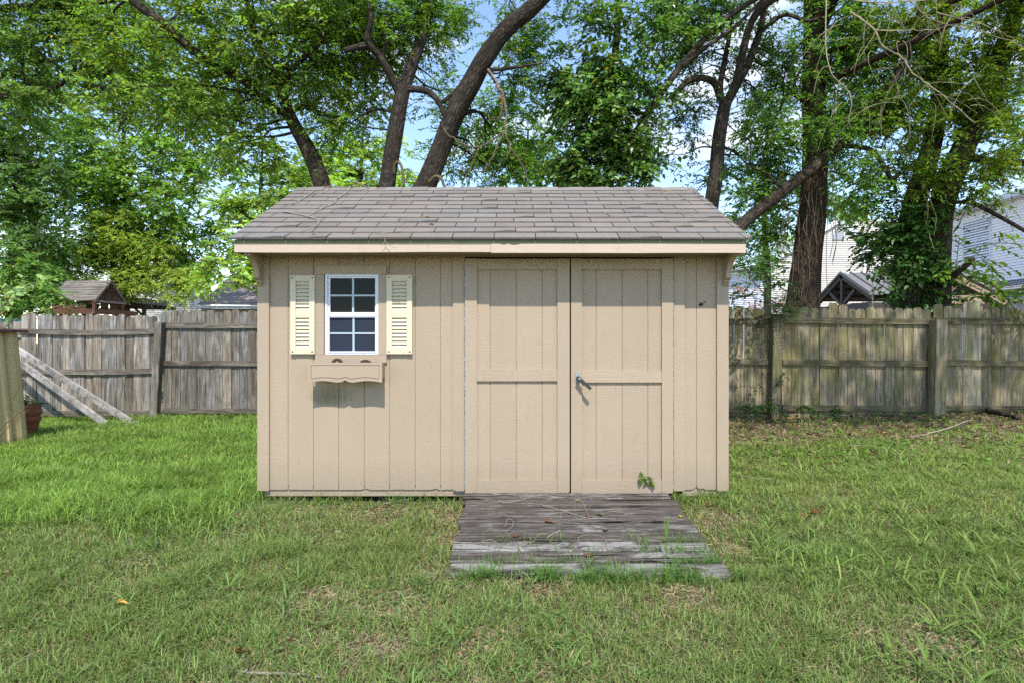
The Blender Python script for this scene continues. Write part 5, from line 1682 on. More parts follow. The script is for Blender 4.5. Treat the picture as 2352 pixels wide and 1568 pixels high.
for pts in ([(2020, 350), (2075, 352), (2110, 385), (2120, 440), (2132, 480), (2128, 520), (2140, 560), (2160, 590)], [(2090, 360), (2125, 385), (2160, 372), (2200, 340)], [(2060, 330), (2105, 372), (2150, 365), (2190, 380)], [(2110, 385), (2140, 470), (2150, 500), (2145, 540)],
            [(1990, 400), (2050, 410), (2110, 398)]):
    g = Geo(); g.tube(WP(pts, 8.95), np.linspace(.011, .006, len(pts)), 6, 0, (1, 1, .9), seg=5, wob=.006); build('vine_strand', g, [mt['paletwig']], cl, True)
cl = thing('climbing_vine', W(1840, 600, 8.9), 'thin brown vines trailing down beside the thick straight trunk', 'vine')
for k in range(16):
    x = rng.choice([rng.uniform(1785, 1835), rng.uniform(1890, 1925), rng.uniform(1840, 1885)]); y0 = rng.uniform(300, 470); y1 = rng.uniform(560, 690)
    pts = [(x + rng.normal(0, 5) * (q > 0), y0 + (y1 - y0) * q / 5, 8.95) for q in range(6)]
    g = Geo(); g.tube(WP(pts), .0045, 5, 0, np.ones(3) * rng.uniform(.5, 1.0), seg=4, cap=False); build('vine_strand', g, [mt['browntwig']], cl, True)
# ================================================================== GROUND, GRASS
def build_ground():
    xs = np.unique(np.concatenate([np.linspace(-300, -14, 24), np.linspace(-14, 14, 180), np.linspace(14, 300, 24)]))
    ys = np.unique(np.concatenate([np.linspace(-60, 1, 12), np.linspace(1, 12, 110), np.linspace(12, 60, 24), np.linspace(60, 600, 16)]))
    X, Y = np.meshgrid(xs, ys)
    Z = gz(X, Y)
    g = Geo(); n = len(xs); m_ = len(ys)
    i, j = np.meshgrid(np.arange(m_ - 1), np.arange(n - 1), indexing='ij')
    Q = np.stack([i * n + j, i * n + j + 1, (i + 1) * n + j + 1, (i + 1) * n + j], -1).reshape(-1, 4)
    g.add(np.stack([X, Y, Z], -1).reshape(-1, 3), Q)
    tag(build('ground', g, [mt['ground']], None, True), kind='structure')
build_ground()

def blocked(x, y, front=True):
    a = (x > XL + .01) & (x < XR - .01) & (y > YF - .004) & (y < 7.0)
    b = (x > -.37) & (x < 1.24) & (y > 3.22) & (y < 4.49)
    q = c0 + np.outer(np.clip(y - c0[1], 0, 10) / (c1[1] - c0[1]), (c1 - c0))
    c = (x < q[:, 0] + .02) & (y < c1[1] + .02) & (y > 4)
    return a | b | c

def scatter(n, y0, y1, xr=1.02, power=1.0):
    """points over the visible wedge of ground, evenly per area"""
    y = np.sqrt(rng.random(n) * (y1 ** 2 - y0 ** 2) + y0 ** 2) if power == 1 else y0 + (y1 - y0) * rng.random(n)
    x = rng.uniform(-xr, xr, n) * y * .93
    return x, y

def blades(g, x, y, h, wd, bend, col, lean=.5, seg=2, z0=None):
    n = len(x)
    z = gz(x, y) if z0 is None else z0
    P = np.stack([x, y, z - .004], -1)
    a = rng.uniform(0, 2 * np.pi, n)
    dirx = np.stack([np.cos(a), np.sin(a), np.zeros(n)], -1)
    b2 = a + np.pi / 2 + rng.normal(0, .5, n)
    sd = np.stack([np.cos(b2), np.sin(b2), np.zeros(n)], -1) * (wd / 2)[:, None]
    up = np.array([0, 0, 1.0])
    le = (rng.random(n) * lean)[:, None]
    H = h[:, None]; B = bend[:, None]
    m1 = P + up * H * .55 + dirx * H * (le * .5 + B * .12)
    tp = P + up * H * (1 - B * .35) + dirx * H * (le + B * .75)
    V = np.stack([P - sd, P + sd, m1 + sd * .85, m1 - sd * .85, tp], 1).reshape(-1, 3)
    k = (np.arange(n) * 5)[:, None]
    tri = k + np.array([[3, 2, 4]]); quad = k + np.array([[0, 1, 2, 3]])
    base = g.n
    T = np.repeat(col, 5, 0)
    g.add(V, quad, 0, T)
    g.f.append((tri + base, 0))

def tintvar(col, n, v=.2):
    c = np.tile(np.asarray(col, float), (n, 1)) * np.clip(rng.normal(1, v, (n, 1)), .4, 1.8)
    return c * (1 + rng.normal(0, .10, (n, 1)) * np.array([1, .15, -.3]))

G = Geo()
def lawn(n, y0, y1, hh, ww):
    x, y = scatter(n, y0, y1)
    wl = np.clip((XL + .25 - x) / .7, 0, 1) * np.clip((y - 3.75 - .9 * (vnoise(x, y, .6, 41) - .5)) / 1.0, 0, 1)
    left = rng.random(n) < wl
    right = (x > 1.3) & (y > 4.0)
    nearf = np.clip((y - 5.8 - 1.2 * (vnoise(x, y, .8, 42) - .5)) / 1.4, 0, 1) * (x > 1.4)
    dens = .25 + .95 * vnoise(x, y, .55, 43) * (.5 + vnoise(x, y, .16, 44))
    bare = np.zeros(n)
    for bx_, by_, br_ in ((-.45, 4.15, .34), (-.45, 3.7, .16), (-.9, 4.25, .35), (1.45, 4.1, .3), (1.32, 3.6, .22), (-.55, 2.9, .22), (-.62, 2.55, .15), (.1, 3.1, .2), (.9, 3.05, .25), (-1.0, 3.0, .14), (1.9, 2.6, .2), (-.1, 2.6, .12)):
        bare = np.maximum(bare, np.exp(-(((x - bx_) / br_) ** 2 + ((y - by_) / (br_ * .8)) ** 2)))
    dens = np.where(left, 1.3, dens) * (1 - .85 * bare * ~left)
    dens = dens * (1 - .92 * nearf)
    k = (rng.random(n) < dens) & ~blocked(x, y)
    x, y, left, right, bare = x[k], y[k], left[k], right[k], bare[k]; n = len(x)
    tuft = vnoise(x, y, .12, 45); big = vnoise(x, y, .9, 46)
    h = hh * (.45 + .75 * tuft + .35 * rng.random(n)) * np.where(left, 1.9, 1.0)
    dry = rng.random(n) < np.where(left, .05, .09 + .20 * (1 - big))
    yel = big[:, None]
    col = np.where(left[:, None], tintvar((.215, .315, .070), n, .36) * (.75 + .5 * vnoise(x, y, .35, 49))[:, None], tintvar((.200, .285, .085), n, .36) * (1 - .25 * yel) + np.array([.050, .040, .012]) * yel)
    col = np.where((right & (rng.random(n) < .7))[:, None], tintvar((.250, .315, .085), n, .30), col)
    col = np.where(dry[:, None], tintvar((.40, .325, .185), n, .25), col)
    h = np.where(dry, h * .7, h)
    blades(G, x, y, h, ww * rng.uniform(.7, 1.3, n) * np.where(left, 1.25, 1), rng.uniform(0, 1, n) ** 1.2, np.clip(col, .01, .8), lean=.9)
lawn(105000, 1.9, 3.6, .070, .0052)
lawn(100000, 3.4, 5.2, .070, .0062)
lawn(95000, 5.0, 7.4, .066, .0080)
lawn(62000, 7.2, 9.5, .070, .0105)
# straw thatch lying between the blades
def thatch(n, y0, y1, L, wd):
    x, y = scatter(n, y0, y1)
    k = ~blocked(x, y) & (rng.random(n) < .35 + 1.0 * (vnoise(x, y, .45, 60) > .5)) & ~((x < XL - .05) & (y > 4.2) & (rng.random(n) < .85))
    x, y = x[k], y[k]; n = len(x)
    a = rng.uniform(0, 2 * np.pi, n); L = L * rng.uniform(.4, 1.3, n)
    z = gz(x, y) + rng.uniform(.001, .022, n)
    d = np.stack([np.cos(a), np.sin(a), rng.normal(0, .16, n)], -1) * L[:, None]
    s_ = np.stack([-np.sin(a), np.cos(a), rng.normal(0, .3, n)], -1) * wd / 2
    P = np.stack([x, y, z], -1)
    V = np.stack([P - s_, P + s_, P + d * .5 + s_ + (0, 0, .004), P + d * .5 - s_ + (0, 0, .004), P + d], 1).reshape(-1, 3)
    kk = (np.arange(n) * 5)[:, None]; base = G.n
    c = tintvar((.43, .36, .235), n, .30); brown = rng.random(n) < .22
    c[brown] = tintvar((.14, .085, .045), brown.sum(), .3)
    G.add(V, kk + np.array([[0, 1, 2, 3]]), 0, np.repeat(np.clip(c, .01, .8), 5, 0))
    G.f.append((kk + np.array([[3, 2, 4]]) + base, 0))
_sc = scatter
BARE = ((-.45, 4.15, .30), (-.46, 3.7, .14), (-.9, 4.3, .30), (1.45, 4.1, .26), (1.34, 3.6, .18), (-.55, 2.9, .20), (-.62, 2.55, .14), (.1, 3.08, .18), (.9, 3.0, .20), (-1.0, 3.0, .14), (1.9, 2.6, .18), (-.1, 2.6, .12))
def scatter(n, y0, y1, xr=1, power=1):
    c = np.array(BARE)[rng.integers(0, len(BARE), n)]
    return c[:, 0] + rng.normal(0, .55, n) * c[:, 2], c[:, 1] + rng.normal(0, .45, n) * c[:, 2]
thatch(16000, 0, 0, .06, .004)
scatter = _sc
thatch(60000, 1.9, 3.6, .055, .0035)
thatch(42000, 3.4, 5.4, .06, .0045)
thatch(26000, 5.2, 9.2, .08, .008)
# fringe along the shed's foot and the ramp
n = 900
x = np.concatenate([rng.uniform(XL, -.40, 420), rng.uniform(1.24, XR, 260)]); y = YF - .02 - np.abs(rng.normal(0, .05, len(x)))
blades(G, x, y, rng.uniform(.03, .13, len(x)) * (.5 + .7 * (vnoise(x, y, .15, 61) > .6)), np.full(len(x), .005), rng.uniform(.2, 1, len(x)), np.clip(tintvar((.15, .25, .05), len(x)), .01, .8))
n = 1700
x = rng.uniform(-.42, 1.32, n); y = 3.215 - np.abs(rng.normal(0, .035, n)) 
k = rng.random(n) < (.10 + .75 * (vnoise(x, y, .16, 47) > .55))
blades(G, x[k], y[k], rng.uniform(.05, .16, k.sum()), np.full(k.sum(), .0048), rng.uniform(.1, 1, k.sum()), np.clip(tintvar((.14, .25, .06), k.sum()), .01, .8), lean=.7)
n = 900                                    # blades growing up between the ramp's boards
x = np.where(rng.random(n) < .5, rng.uniform(.75, 1.2, n), rng.uniform(-.33, 1.2, n)); j = rng.choice([7, 8, 8, 6, 9], n)
t_ = np.clip(j / 9, 0, 1); y = A[0] + (B[0] - A[0]) * t_; z = A[1] + (B[1] - A[1]) * t_ - .02
k = (vnoise(x, y, .1, 48) > .42)
blades(G, x[k], y[k], rng.uniform(.05, .13, k.sum()), np.full(k.sum(), .0042), rng.uniform(.2, 1, k.sum()), np.clip(tintvar((.14, .25, .06), k.sum()), .01, .8), lean=.8, z0=z[k])
tag(build('grass', G, [mt['grass']], None), kind='stuff')

# coarse crabgrass: wide arching leaves in small clumps
CG = Geo()
def crab(n, y0, y1, cond, col, s=1.0):
    x, y = scatter(n, y0, y1); k = ~blocked(x, y) & cond(x, y); x, y = x[k], y[k]
    for X, Y in zip(x, y):
        m_ = rng.integers(3, 7); a0 = rng.uniform(0, 6.28)
        z = float(gz(X, Y)); h0 = rng.uniform(.03, .09) * s
        tone = rng.uniform(.75, 1.25)
        for q in range(m_):
            a = a0 + q * 2.4 + rng.normal(0, .3); L = rng.uniform(.07, .17) * s; w_ = rng.uniform(.006, .010) * s
            d = np.array([math.cos(a), math.sin(a), 0]); sd = np.array([-math.sin(a), math.cos(a), 0]) * w_ / 2
            b = np.array([X, Y, z + h0 * rng.uniform(.1, 1)])
            rise = rng.uniform(.45, 1.5)
            pts = [b + d * L * t + np.array([0, 0, 1]) * L * (rise * t - (rise * .42 + .22) * t * t) for t in (0, .25, .5, .75, 1)]
            ww_ = [.6, 1, .9, .65, .08]
            V = [p + sd * w_k * sgn for p, w_k in zip(pts, ww_) for sgn in (-1, 1)]
            c = np.clip(np.asarray(col) * tone * rng.uniform(.85, 1.15), .01, .8)
            CG.add(V, np.array([[2 * i, 2 * i + 1, 2 * i + 3, 2 * i + 2] for i in range(4)]), 0, c)
        CG.add([(X - .002, Y, z), (X + .002, Y, z), (X + .002, Y, z + h0), (X - .002, Y, z + h0)], np.array([[0, 1, 2, 3]]), 0, np.asarray(col) * .8)
crab(220, 1.9, 4.3, lambda x, y: (x < .2) & (vnoise(x, y, .6, 50) > .52), (.175, .285, .085), .9)
crab(170, 1.9, 4.3, lambda x, y: (x > -.6) & (vnoise(x, y, .6, 51) > .6), (.165, .290, .080))
crab(1900, 3.0, 7.2, lambda x, y: (x > 1.5) & (vnoise(x, y, .7, 52) > .36) & (y < 6.6 - .3 * rng.random(len(y))), (.230, .315, .085), 1.05)
crab(120, 1.9, 3.4, lambda x, y: (x > 1.6), (.18, .28, .06), 1.3)
crab(500, 4.0, 8.6, lambda x, y: (x < -2.1), (.19, .31, .07), .9)
tag(build('crabgrass', CG, [mt['grass']], None), kind='stuff')

# low broad-leaved ground cover toward the shaded fence on the right
GC = Geo()
n = 26000
x, y = scatter(n, 4.5, 8.9)
dens = np.clip((x - 1.5) / .6, 0, 1) * np.clip((y - 4.7) / 1.5, 0, 1) * (vnoise(x, y, .5, 55) * 1.15 + .1) * np.where(y > 6.6, .30, 1)
k = (rng.random(n) < dens) & (x > 1.7)
x, y = x[k], y[k]; n = len(x)
P = np.stack([x, y, gz(x, y) + rng.uniform(.01, .07, n)], -1)
D_ = np.stack([rng.normal(size=n), rng.normal(size=n), rng.normal(0, .25, n)], -1)
leaves(GC, P, D_, np.array([0, 0, 1.0]) + rng.normal(0, .4, (n, 3)), rng.uniform(.03, .065, n), .6, np.clip(tintvar((.135, .245, .042), n, .3), .01, .8))
for c, r, n_ in ((W(1775, 930, 8.3), (.35, .2, .07), 130), (W(1720, 935, 8.35), (.3, .2, .06), 90), (W(1800, 850, 8.55), (.08, .05, .35), 45), (W(1735, 885, 8.55), (.28, .05, .06), 30), (W(1830, 935, 8.3), (.3, .2, .08), 120), (W(1900, 950, 8.2), (.5, .2, .05), 120), (W(2310, 970, 8.0), (.4, .3, .06), 100)):
    spray_cloud(GC, c, r, n_, .05, .6, (.032, .068, .014), .25, .0, .14, 5, droop=.3)
# patches of small round clover leaves low in the near lawn
n = 16000
x, y = scatter(n, 1.95, 4.6); k = (vnoise(x, y, .33, 70) > .70) & ~blocked(x, y); x, y = x[k], y[k]; n = len(x)
P = np.stack([x, y, gz(x, y) + rng.uniform(.015, .045, n)], -1); a = rng.uniform(0, 6.28, n)
for q in range(3):
    D_ = np.stack([np.cos(a + 2.1 * q), np.sin(a + 2.1 * q), rng.normal(.1, .2, n)], -1)
    leaves(GC, P, D_, np.array([0, 0, 1.0]) + rng.normal(0, .3, (n, 3)), rng.uniform(.010, .018, n), .85, np.clip(tintvar((.135, .225, .06), n, .22), .01, .8))
tag(build('ground_cover', GC, [mt['leaf'], mt['browntwig']], None), kind='stuff')

# leaf litter under the trees by the right fence and around the ramp
LT = Geo()
n = 16000
x, y = scatter(n, 5.0, 8.75)
k = (x > 1.72) & (rng.random(n) < np.clip((y - 5.2) / 1.7, .03, 1))
x, y = x[k], y[k]; n = len(x)
P = np.stack([x, y, gz(x, y) + rng.uniform(.004, .025, n)], -1)
D_ = np.stack([rng.normal(size=n), rng.normal(size=n), rng.normal(0, .2, n)], -1)
leaves(LT, P, D_, np.array([0, 0, 1.0]) + rng.normal(0, .5, (n, 3)), rng.uniform(.03, .08, n), .5, np.clip(tintvar((.21, .135, .08), n, .4), .01, .8))
n = 1500
x, y = scatter(n, 5.2, 8.75); k = (x > 1.72) & (y > 6.3); x, y = x[k], y[k]
for X, Y in zip(x, y):
    a = rng.uniform(0, 6.28); L = rng.uniform(.08, .35); z = float(gz(X, Y)) + .015
    LT.tube([(X, Y, z), (X + math.cos(a) * L * .5, Y + math.sin(a) * L * .5, z + rng.uniform(0, .02)), (X + math.cos(a + .3) * L, Y + math.sin(a + .3) * L, z)], .003, 4, 0, np.array([.24, .17, .115]) * rng.uniform(.5, 1.4), cap=False)
tag(build('leaf_litter', LT, [mt['dead']], None), kind='stuff')

# ================================================================== SMALL LOOSE THINGS
def twig_obj(pts, radii, label, mat='twig', name='twig', sub=(), tint=1.0, group=None, cat='twig'):
    g = Geo(); radii = np.asarray(radii, float) * .62; g.tube(pts, radii, 7, 0, np.ones(3) * tint, .08, seg=6, wob=.002)
    for sp_, sr in sub:
        g.tube(sp_, np.asarray(sr, float) * .7, 6, 0, np.ones(3) * tint, seg=5, cap=False)
    o = build(name, g, [mt[mat]], None, True, loc=np.asarray(pts[0], float))
    return tag(o, label, cat, group)
def on_roof(px, py, lift=.014):
    # meet the front slope along the bearing
    dx, dz = (px - 1176) / F, -(py - 784) / F
    m_ = sl[2] / sl[1]
    y = (EZ - EYE - m_ * EY) / (dz - m_)
    return np.array([dx * y, y, EYE + dz * y]) + nrm * lift
RP = lambda *p, lift=.014: [on_roof(a, b, lift) for a, b in p]
def rs(c):      # survey point of the roof close-up
    return ((900 + c[0] * .3401) * .5742, (720 + c[1] * .3401) * .5742)
RC = lambda *p, lift=.016: RP(*[rs(q) for q in p], lift=lift)
twig_obj(RC((710, 335), (860, 280), (960, 215), (1040, 160), (1110, 115), (1190, 108)) + [on_roof(*rs((1270, 112)), .03), on_roof(*rs((1450, 118)), .02)], [.004, .006, .007, .008, .008, .008, .007, .006], 'pale curved twig lying across the upper left of the shed roof',
         sub=((RC((1020, 195), (1130, 180), (1200, 150), (1245, 112)), [.004, .003, .003, .002]), (RC((650, 335), (700, 305), (790, 300)), [.002, .003, .004])))
twig_obj(RC((960, 470), (1060, 405), (1170, 345), (1300, 288), (1310, 255), (1420, 180), (1460, 140)) + [W(*rs((1595, 42)), 5.35)], [.003, .005, .007, .009, .009, .009, .008, .005], 'forked pale stick reaching from the roof up past the ridge at the left',
         sub=(([W(*rs((1480, -5)), 5.4), W(*rs((1560, 35)), 5.4), W(*rs((1640, 75)), 5.45), W(*rs((1720, 112)), 5.5)], [.006, .008, .009, .009]), (RC((1310, 255), (1265, 275)), [.006, .003])))
twig_obj(RC((683, 398), (780, 408), (900, 435), (1010, 462), (1085, 490), (1105, 525), (1090, 555), (1030, 580), (930, 628), (850, 640)), [.010, .009, .009, .009, .009, .008, .007, .005, .003, .002], 'hook-shaped pale stick lying on the left part of the shed roof')
twig_obj(RC((1755, 665), (1900, 640), (2090, 627)), [.003, .004, .003], 'small forked twig hanging over the eave left of the middle', sub=((RC((1900, 645), (1880, 680)) + [W(*rs((1880, 715)), 4.19), W(*rs((1835, 775)), 4.19)], [.003, .003, .003, .002]), ([W(*rs((1880, 715)), 4.19), W(*rs((1945, 775)), 4.19), W(*rs((2015, 802)), 4.2)], [.003, .002, .002])))
twig_obj(RC((2040, 480), (2110, 490), (2200, 497), (2265, 510)), .003, 'thin twig on the shed roof below the slanting trunk', sub=((RC((2110, 490), (2090, 550), (2055, 570)), .002),))
def rs2(c): return ((2400 + c[0] * .338) * .5742, (720 + c[1] * .338) * .5742)
RD = lambda *p, lift=.014: RP(*[rs2(q) for q in p], lift=lift)
twig_obj(RD((815, 420), (900, 405), (990, 420), (1090, 440), (1140, 475)), .003, 'thin twig on the right part of the shed roof', sub=((RD((900, 405), (930, 360)), .002), (RD((920, 400), (975, 370)), .002)))
twig_obj(RD((0, 400), (40, 405), (110, 430), (160, 450)), .003, 'thin curled twig on the middle of the shed roof', sub=((RD((40, 405), (65, 440), (50, 470)), .002),))

def leaf_obj(p, a, L, w, col, label, nm='fallen_leaf', curl=.35, n_up=(0, 0, 1)):
    g = Geo(); p = np.asarray(p, float)
    leaves(g, p[None], np.array([[math.cos(a), math.sin(a), .15]]), np.array([n_up], float) + rng.normal(0, .15, (1, 3)), np.array([L]), w, np.array([col]), 0, curl)
    leaves(g, p[None] + (0, 0, .003), np.array([[math.cos(a + .7), math.sin(a + .7), .35]]), np.array([n_up], float) + rng.normal(0, .25, (1, 3)), np.array([L * .7]), w, np.array([col]) * .85, 0, curl)
    return tag(build(nm, g, [mt['dead']], None, loc=p), label, 'leaf')
YEL, BRN, ORG = (.55, .42, .05), (.20, .075, .03), (.55, .30, .07)
leaf_obj(on_roof(975, 502, .01), .2, .075, .5, ORG, 'orange-tan leaf lying on the shed roof below the twin trunks')
leaf_obj(on_roof(997, 520, .01), 2.0, .07, .6, BRN, 'curled rust-brown leaf on the shed roof below the orange one')
leaf_obj(on_roof(*rs2((755, 148)), .012), .4, .06, .5, YEL, 'yellow leaf by the ridge at the right of the shed roof')
leaf_obj(on_roof(*rs2((975, 255)), .012), .8, .06, .6, BRN, 'brown leaf near the right rake of the shed roof')
leaf_obj(on_roof(*rs((1490, 652)), .01), .3, .03, .5, ORG, 'tiny orange leaf above the eave at the left')
leaf_obj(on_roof(*rs((1035, 660)), .01), 1.2, .045, .6, BRN, 'small brown leaf on the lowest shingles at the left')
def on_ramp(px, py, lift=.012):
    dx, dz = (px - 1176) / F, -(py - 784) / F
    m_ = (A[1] - B[1]) / (A[0] - B[0])
    y = (A[1] - EYE - m_ * A[0]) / (dz - m_)
    return np.array([dx * y, y, EYE + dz * y + lift])
def rq(c): return ((1750 + c[0] * .5102) * .5742, (1900 + c[1] * .5102) * .5742)
RM = lambda *p, lift=.012: [on_ramp(*rq(q), lift) for q in p]
leaf_obj(RM((345, 122))[0], .1, .05, .35, YEL, 'yellow leaf at the top left corner of the ramp')
leaf_obj(RM((1100, 215))[0], 1.6, .04, .5, ORG, 'small tan leaf near the top of the ramp')
leaf_obj(RM((1900, 340))[0], .3, .05, .6, YEL, 'yellow leaf at the right edge of the ramp')
leaf_obj(RM((845, 377))[0], .3, .06, .6, BRN, 'rust-brown leaf left of the ramp middle')
leaf_obj(RM((1180, 345))[0], .9, .06, .6, BRN, 'brown leaf at the ramp centre beside a long twig')
leaf_obj(RM((610, 500))[0], 1.2, .06, .6, BRN, 'brown leaf on the lower left of the ramp')
leaf_obj(RM((1150, 650))[0], .2, .07, .4, BRN, 'brown leaf in the split board near the ramp foot')
leaf_obj(RM((1320, 445))[0], 1.4, .055, .5, (.30, .16, .09), 'light brown leaf right of the ramp centre')
leaf_obj(RM((1300, 330))[0], 1.9, .075, .6, (.16, .26, .08), 'fresh green leaf lying near the ramp centre', curl=.5)
TG = 'twigs lying on the ramp'
twig_obj(RM((475, 195), (510, 225), (620, 215), (760, 175), (850, 165), (930, 190)), .0035, 'long wavy pale twig near the top left of the ramp', sub=((RM((850, 165), (820, 145)), .002), (RM((880, 170), (890, 210), (865, 210)), .002)), group=TG)
twig_obj(RM((800, 240), (880, 260), (980, 290), (1080, 320), (1180, 347), (1400, 352)), .0045, 'longest pale twig crossing the middle of the ramp', sub=((RM((990, 300), (960, 330), (975, 365)), .0025), (RM((830, 250), (920, 245), (990, 240)), .002)), group=TG)
twig_obj(RM((1085, 170), (1140, 230), (1165, 290), (1190, 330)), .003, 'forked twig slanting down from the door gap', sub=((RM((1165, 290), (1215, 235)), .002), (RM((1080, 140), (1075, 300)), .002)), group=TG)
twig_obj(RM((860, 502), (905, 475), (958, 445)), .007, 'short thick grey stick at the ramp centre', group=TG)
twig_obj(RM((310, 550), (390, 520), (450, 530), (497, 565)), .003, 'arched twig at the lower left of the ramp', group=TG)
twig_obj(RM((535, 455), (590, 410), (585, 365), (545, 360), (533, 415)), .0035, 'curled twig on the dark left boards of the ramp', group=TG)
twig_obj(RM((640, 567), (700, 550), (735, 520), (715, 503)), .003, 'small hooked twig left of the split board', sub=((RM((680, 570), (695, 620), (685, 665)), .0025),), group=TG)
twig_obj(RM((1105, 560), (1110, 500), (1200, 480), (1290, 495), (1325, 540), (1315, 610)), .003, 'wide bowed twig over the bleached board', group=TG)
twig_obj(RM((1335, 293), (1420, 298), (1475, 310), (1465, 328)), .003, 'small twig with a hooked end right of the green leaf', group=TG)
twig_obj(RM((1305, 188), (1390, 165)), .003, 'short straight twig at the upper right of the ramp', group=TG)
twig_obj(RM((1495, 155), (1560, 152), (1640, 172)), .003, 'thin twig by the foot of the right door', group=TG)

def on_ground(px, py, lift=.02):
    dx, dz = (px - 1176) / F, -(py - 784) / F
    y = 4.0
    for _ in range(30):
        z = float(gz(dx * y, y)); y = .5 * y + .5 * (EYE - z) / -dz if dz < 0 else y
    return np.array([dx * y, y, float(gz(dx * y, y)) + lift])
OG = lambda *p, lift=.025: [on_ground(a, b, lift) for a, b in p]
twig_obj(OG((522, 1538), (545, 1549), (575, 1553), (620, 1555), (680, 1557), (740, 1565), lift=.018), [.007, .009, .010, .010, .008, .005], 'lichen-grey stick lying in the grass at the bottom edge', 'twig', 'stick', cat='stick', tint=.8)
twig_obj(OG((2130, 1006), (2170, 996), (2225, 975), lift=.06), [.012, .012, .007], 'long bleached branch lying before the mossy fence', 'twig', 'stick', sub=((OG((2205, 984), (2240, 1000), (2285, 1015), lift=.05), .005), (OG((2090, 1012), (2130, 1006), lift=.05), .006)), tint=1.25, cat='stick')
twig_obj(OG((1950, 1030), (2010, 1032), (2070, 1045), lift=.04), [.008, .008, .005], 'pale branch half hidden in weeds right of the shed', 'twig', 'stick', sub=((OG((2020, 1034), (2050, 1055), lift=.04), .004),), tint=1.0, cat='stick')
twig_obj(OG((1690, 1098), (1730, 1104), (1790, 1108), lift=.03), [.012, .012, .008], 'grey stick on the bare soil beside the right corner of the shed', 'twig', 'stick', tint=.75, cat='stick')
twig_obj(OG((2270, 950), (2300, 958), (2340, 968), lift=.06), [.06, .065, .055], 'dark rotting log at the foot of the mossy fence', 'barkd', 'log', tint=1.1, cat='log')
twig_obj(OG((1118, 1421), (1140, 1437), lift=.03), [.008, .006], 'short grey stick in the grass in front of the ramp', 'twig', 'stick', cat='stick')
twig_obj(OG((880, 1165), (920, 1158), (960, 1150), lift=.03), [.006, .006, .004], 'bleached twigs on bare soil left of the ramp', 'twig', 'stick', sub=((OG((870, 1150), (900, 1155), (950, 1162), lift=.03), .004), (OG((905, 1140), (925, 1152), (935, 1165), lift=.035), .004)), cat='stick')
leaf_obj(on_ground(537, 1524, .05), .8, .075, .7, BRN, 'curled rust-brown leaf above the stick at the bottom edge', curl=.6)
leaf_obj(on_ground(268, 1410, .06), .1, .055, .5, ORG, 'orange leaf in the grass at the left foreground')
leaf_obj(on_ground(403, 1067, .08), .4, .09, .6, BRN, 'brown leaf in the bright grass left of the shed')
leaf_obj(on_ground(1625, 1170, .03), .5, .08, .6, BRN, 'brown leaf on bare soil at the upper right of the ramp')
leaf_obj(on_ground(1845, 1195, .03), .5, .09, .7, (.22, .09, .04), 'rust leaf in the weeds right of the ramp')
leaf_obj(on_ground(1878, 1190, .04), 1.5, .08, .7, (.25, .10, .04), 'rust leaf beside another in the weeds at the right')
leaf_obj(on_ground(2030, 1003, .05), .3, .08, .5, ORG, 'orange leaf on the mould before the mossy fence')

# weed sprouting at the foot of the right door
wd = Geo(); wb = on_ramp(1493, 1126, 0) + np.array([0, -.035, 0])
for k in range(3):
    tip = wb + np.array([rng.normal(-.01, .04), -.02, rng.uniform(.08, .15)])
    wd.tube([wb, (wb + tip) / 2 + (.01, 0, .01), tip], [.003, .0025, .0015], 5, 1, (1.2, 1.3, .6), seg=3)
    n = 7; t = np.linspace(.35, 1, n)[:, None]
    leaves(wd, wb + (tip - wb) * t, rng.normal(size=(n, 3)) * (1, .8, .4), np.array([0, -.4, 1.0]) + rng.normal(0, .3, (n, 3)), rng.uniform(.045, .07, n), .6, tintvar((.12, .20, .04), n, .15))
tag(build('weed', wd, [mt['leaf'], mt['browntwig']], None, loc=wb), 'small leafy weed sprouting at the foot of the right door', 'weed')
# tall grass stalk growing through the ramp
def tall_blade(base, leafspec, label):
    g = Geo(); base = np.asarray(base, float)
    for (a, L, rise, w_, h0, sag) in leafspec:
        d = np.array([math.cos(a), -.25, 0]); sd = np.array([-.25, -math.cos(a) * .2, 0]); sd = unit(np.cross(d, (0, 0, 1.0)) + np.array([.55, 0, 0])) * w_ / 2
        pts = [base + (0, 0, h0) + d * L * t * (1 - rise * .6) + np.array([0, 0, 1]) * L * (rise * t - sag * t * t) for t in np.linspace(0, 1, 9)]
        ww_ = [.6, .9, 1, 1, .95, .85, .7, .4, .05]
        V = [p + sd * q * s_ for p, q in zip(pts, ww_) for s_ in (-1, 1)]
        g.add(V, np.array([[2 * i, 2 * i + 1, 2 * i + 3, 2 * i + 2] for i in range(8)]), 0, np.array([.16, .30, .045]) * rng.uniform(.85, 1.1))
    top = max(s[4] for s in leafspec)
    g.tube([base, base + (0, 0, top)], .0028, 6, 0, (.15, .26, .05))
    return tag(build('grass_stalk', g, [mt['grass']], None, loc=base), label, 'weed')
tall_blade(on_ramp(1530, 1282, -.02), [(1.4, .17, .95, .013, .14, .1), (1.9, .13, .95, .010, .15, .1), (3.1, .16, .55, .008, .13, .5), (0.2, .14, .2, .008, .03, .6)], 'tall bright grass stalk growing through the right side of the ramp')
tall_blade(on_ramp(1222, 1250, -.02), [(.6, .16, .8, .009, .03, .35), (2.6, .12, .6, .008, .02, .4)], 'bright grass blades growing through the ramp left of its middle')
tall_blade(on_ground(1530, 1345, .0), [(1.5, .13, .95, .012, .02, .1), (.4, .10, .6, .010, .02, .4)], 'wide grass blade standing before the right foot of the ramp')
g = Geo(); mc = np.array([sx(1610), YF - .008, sz(699)])
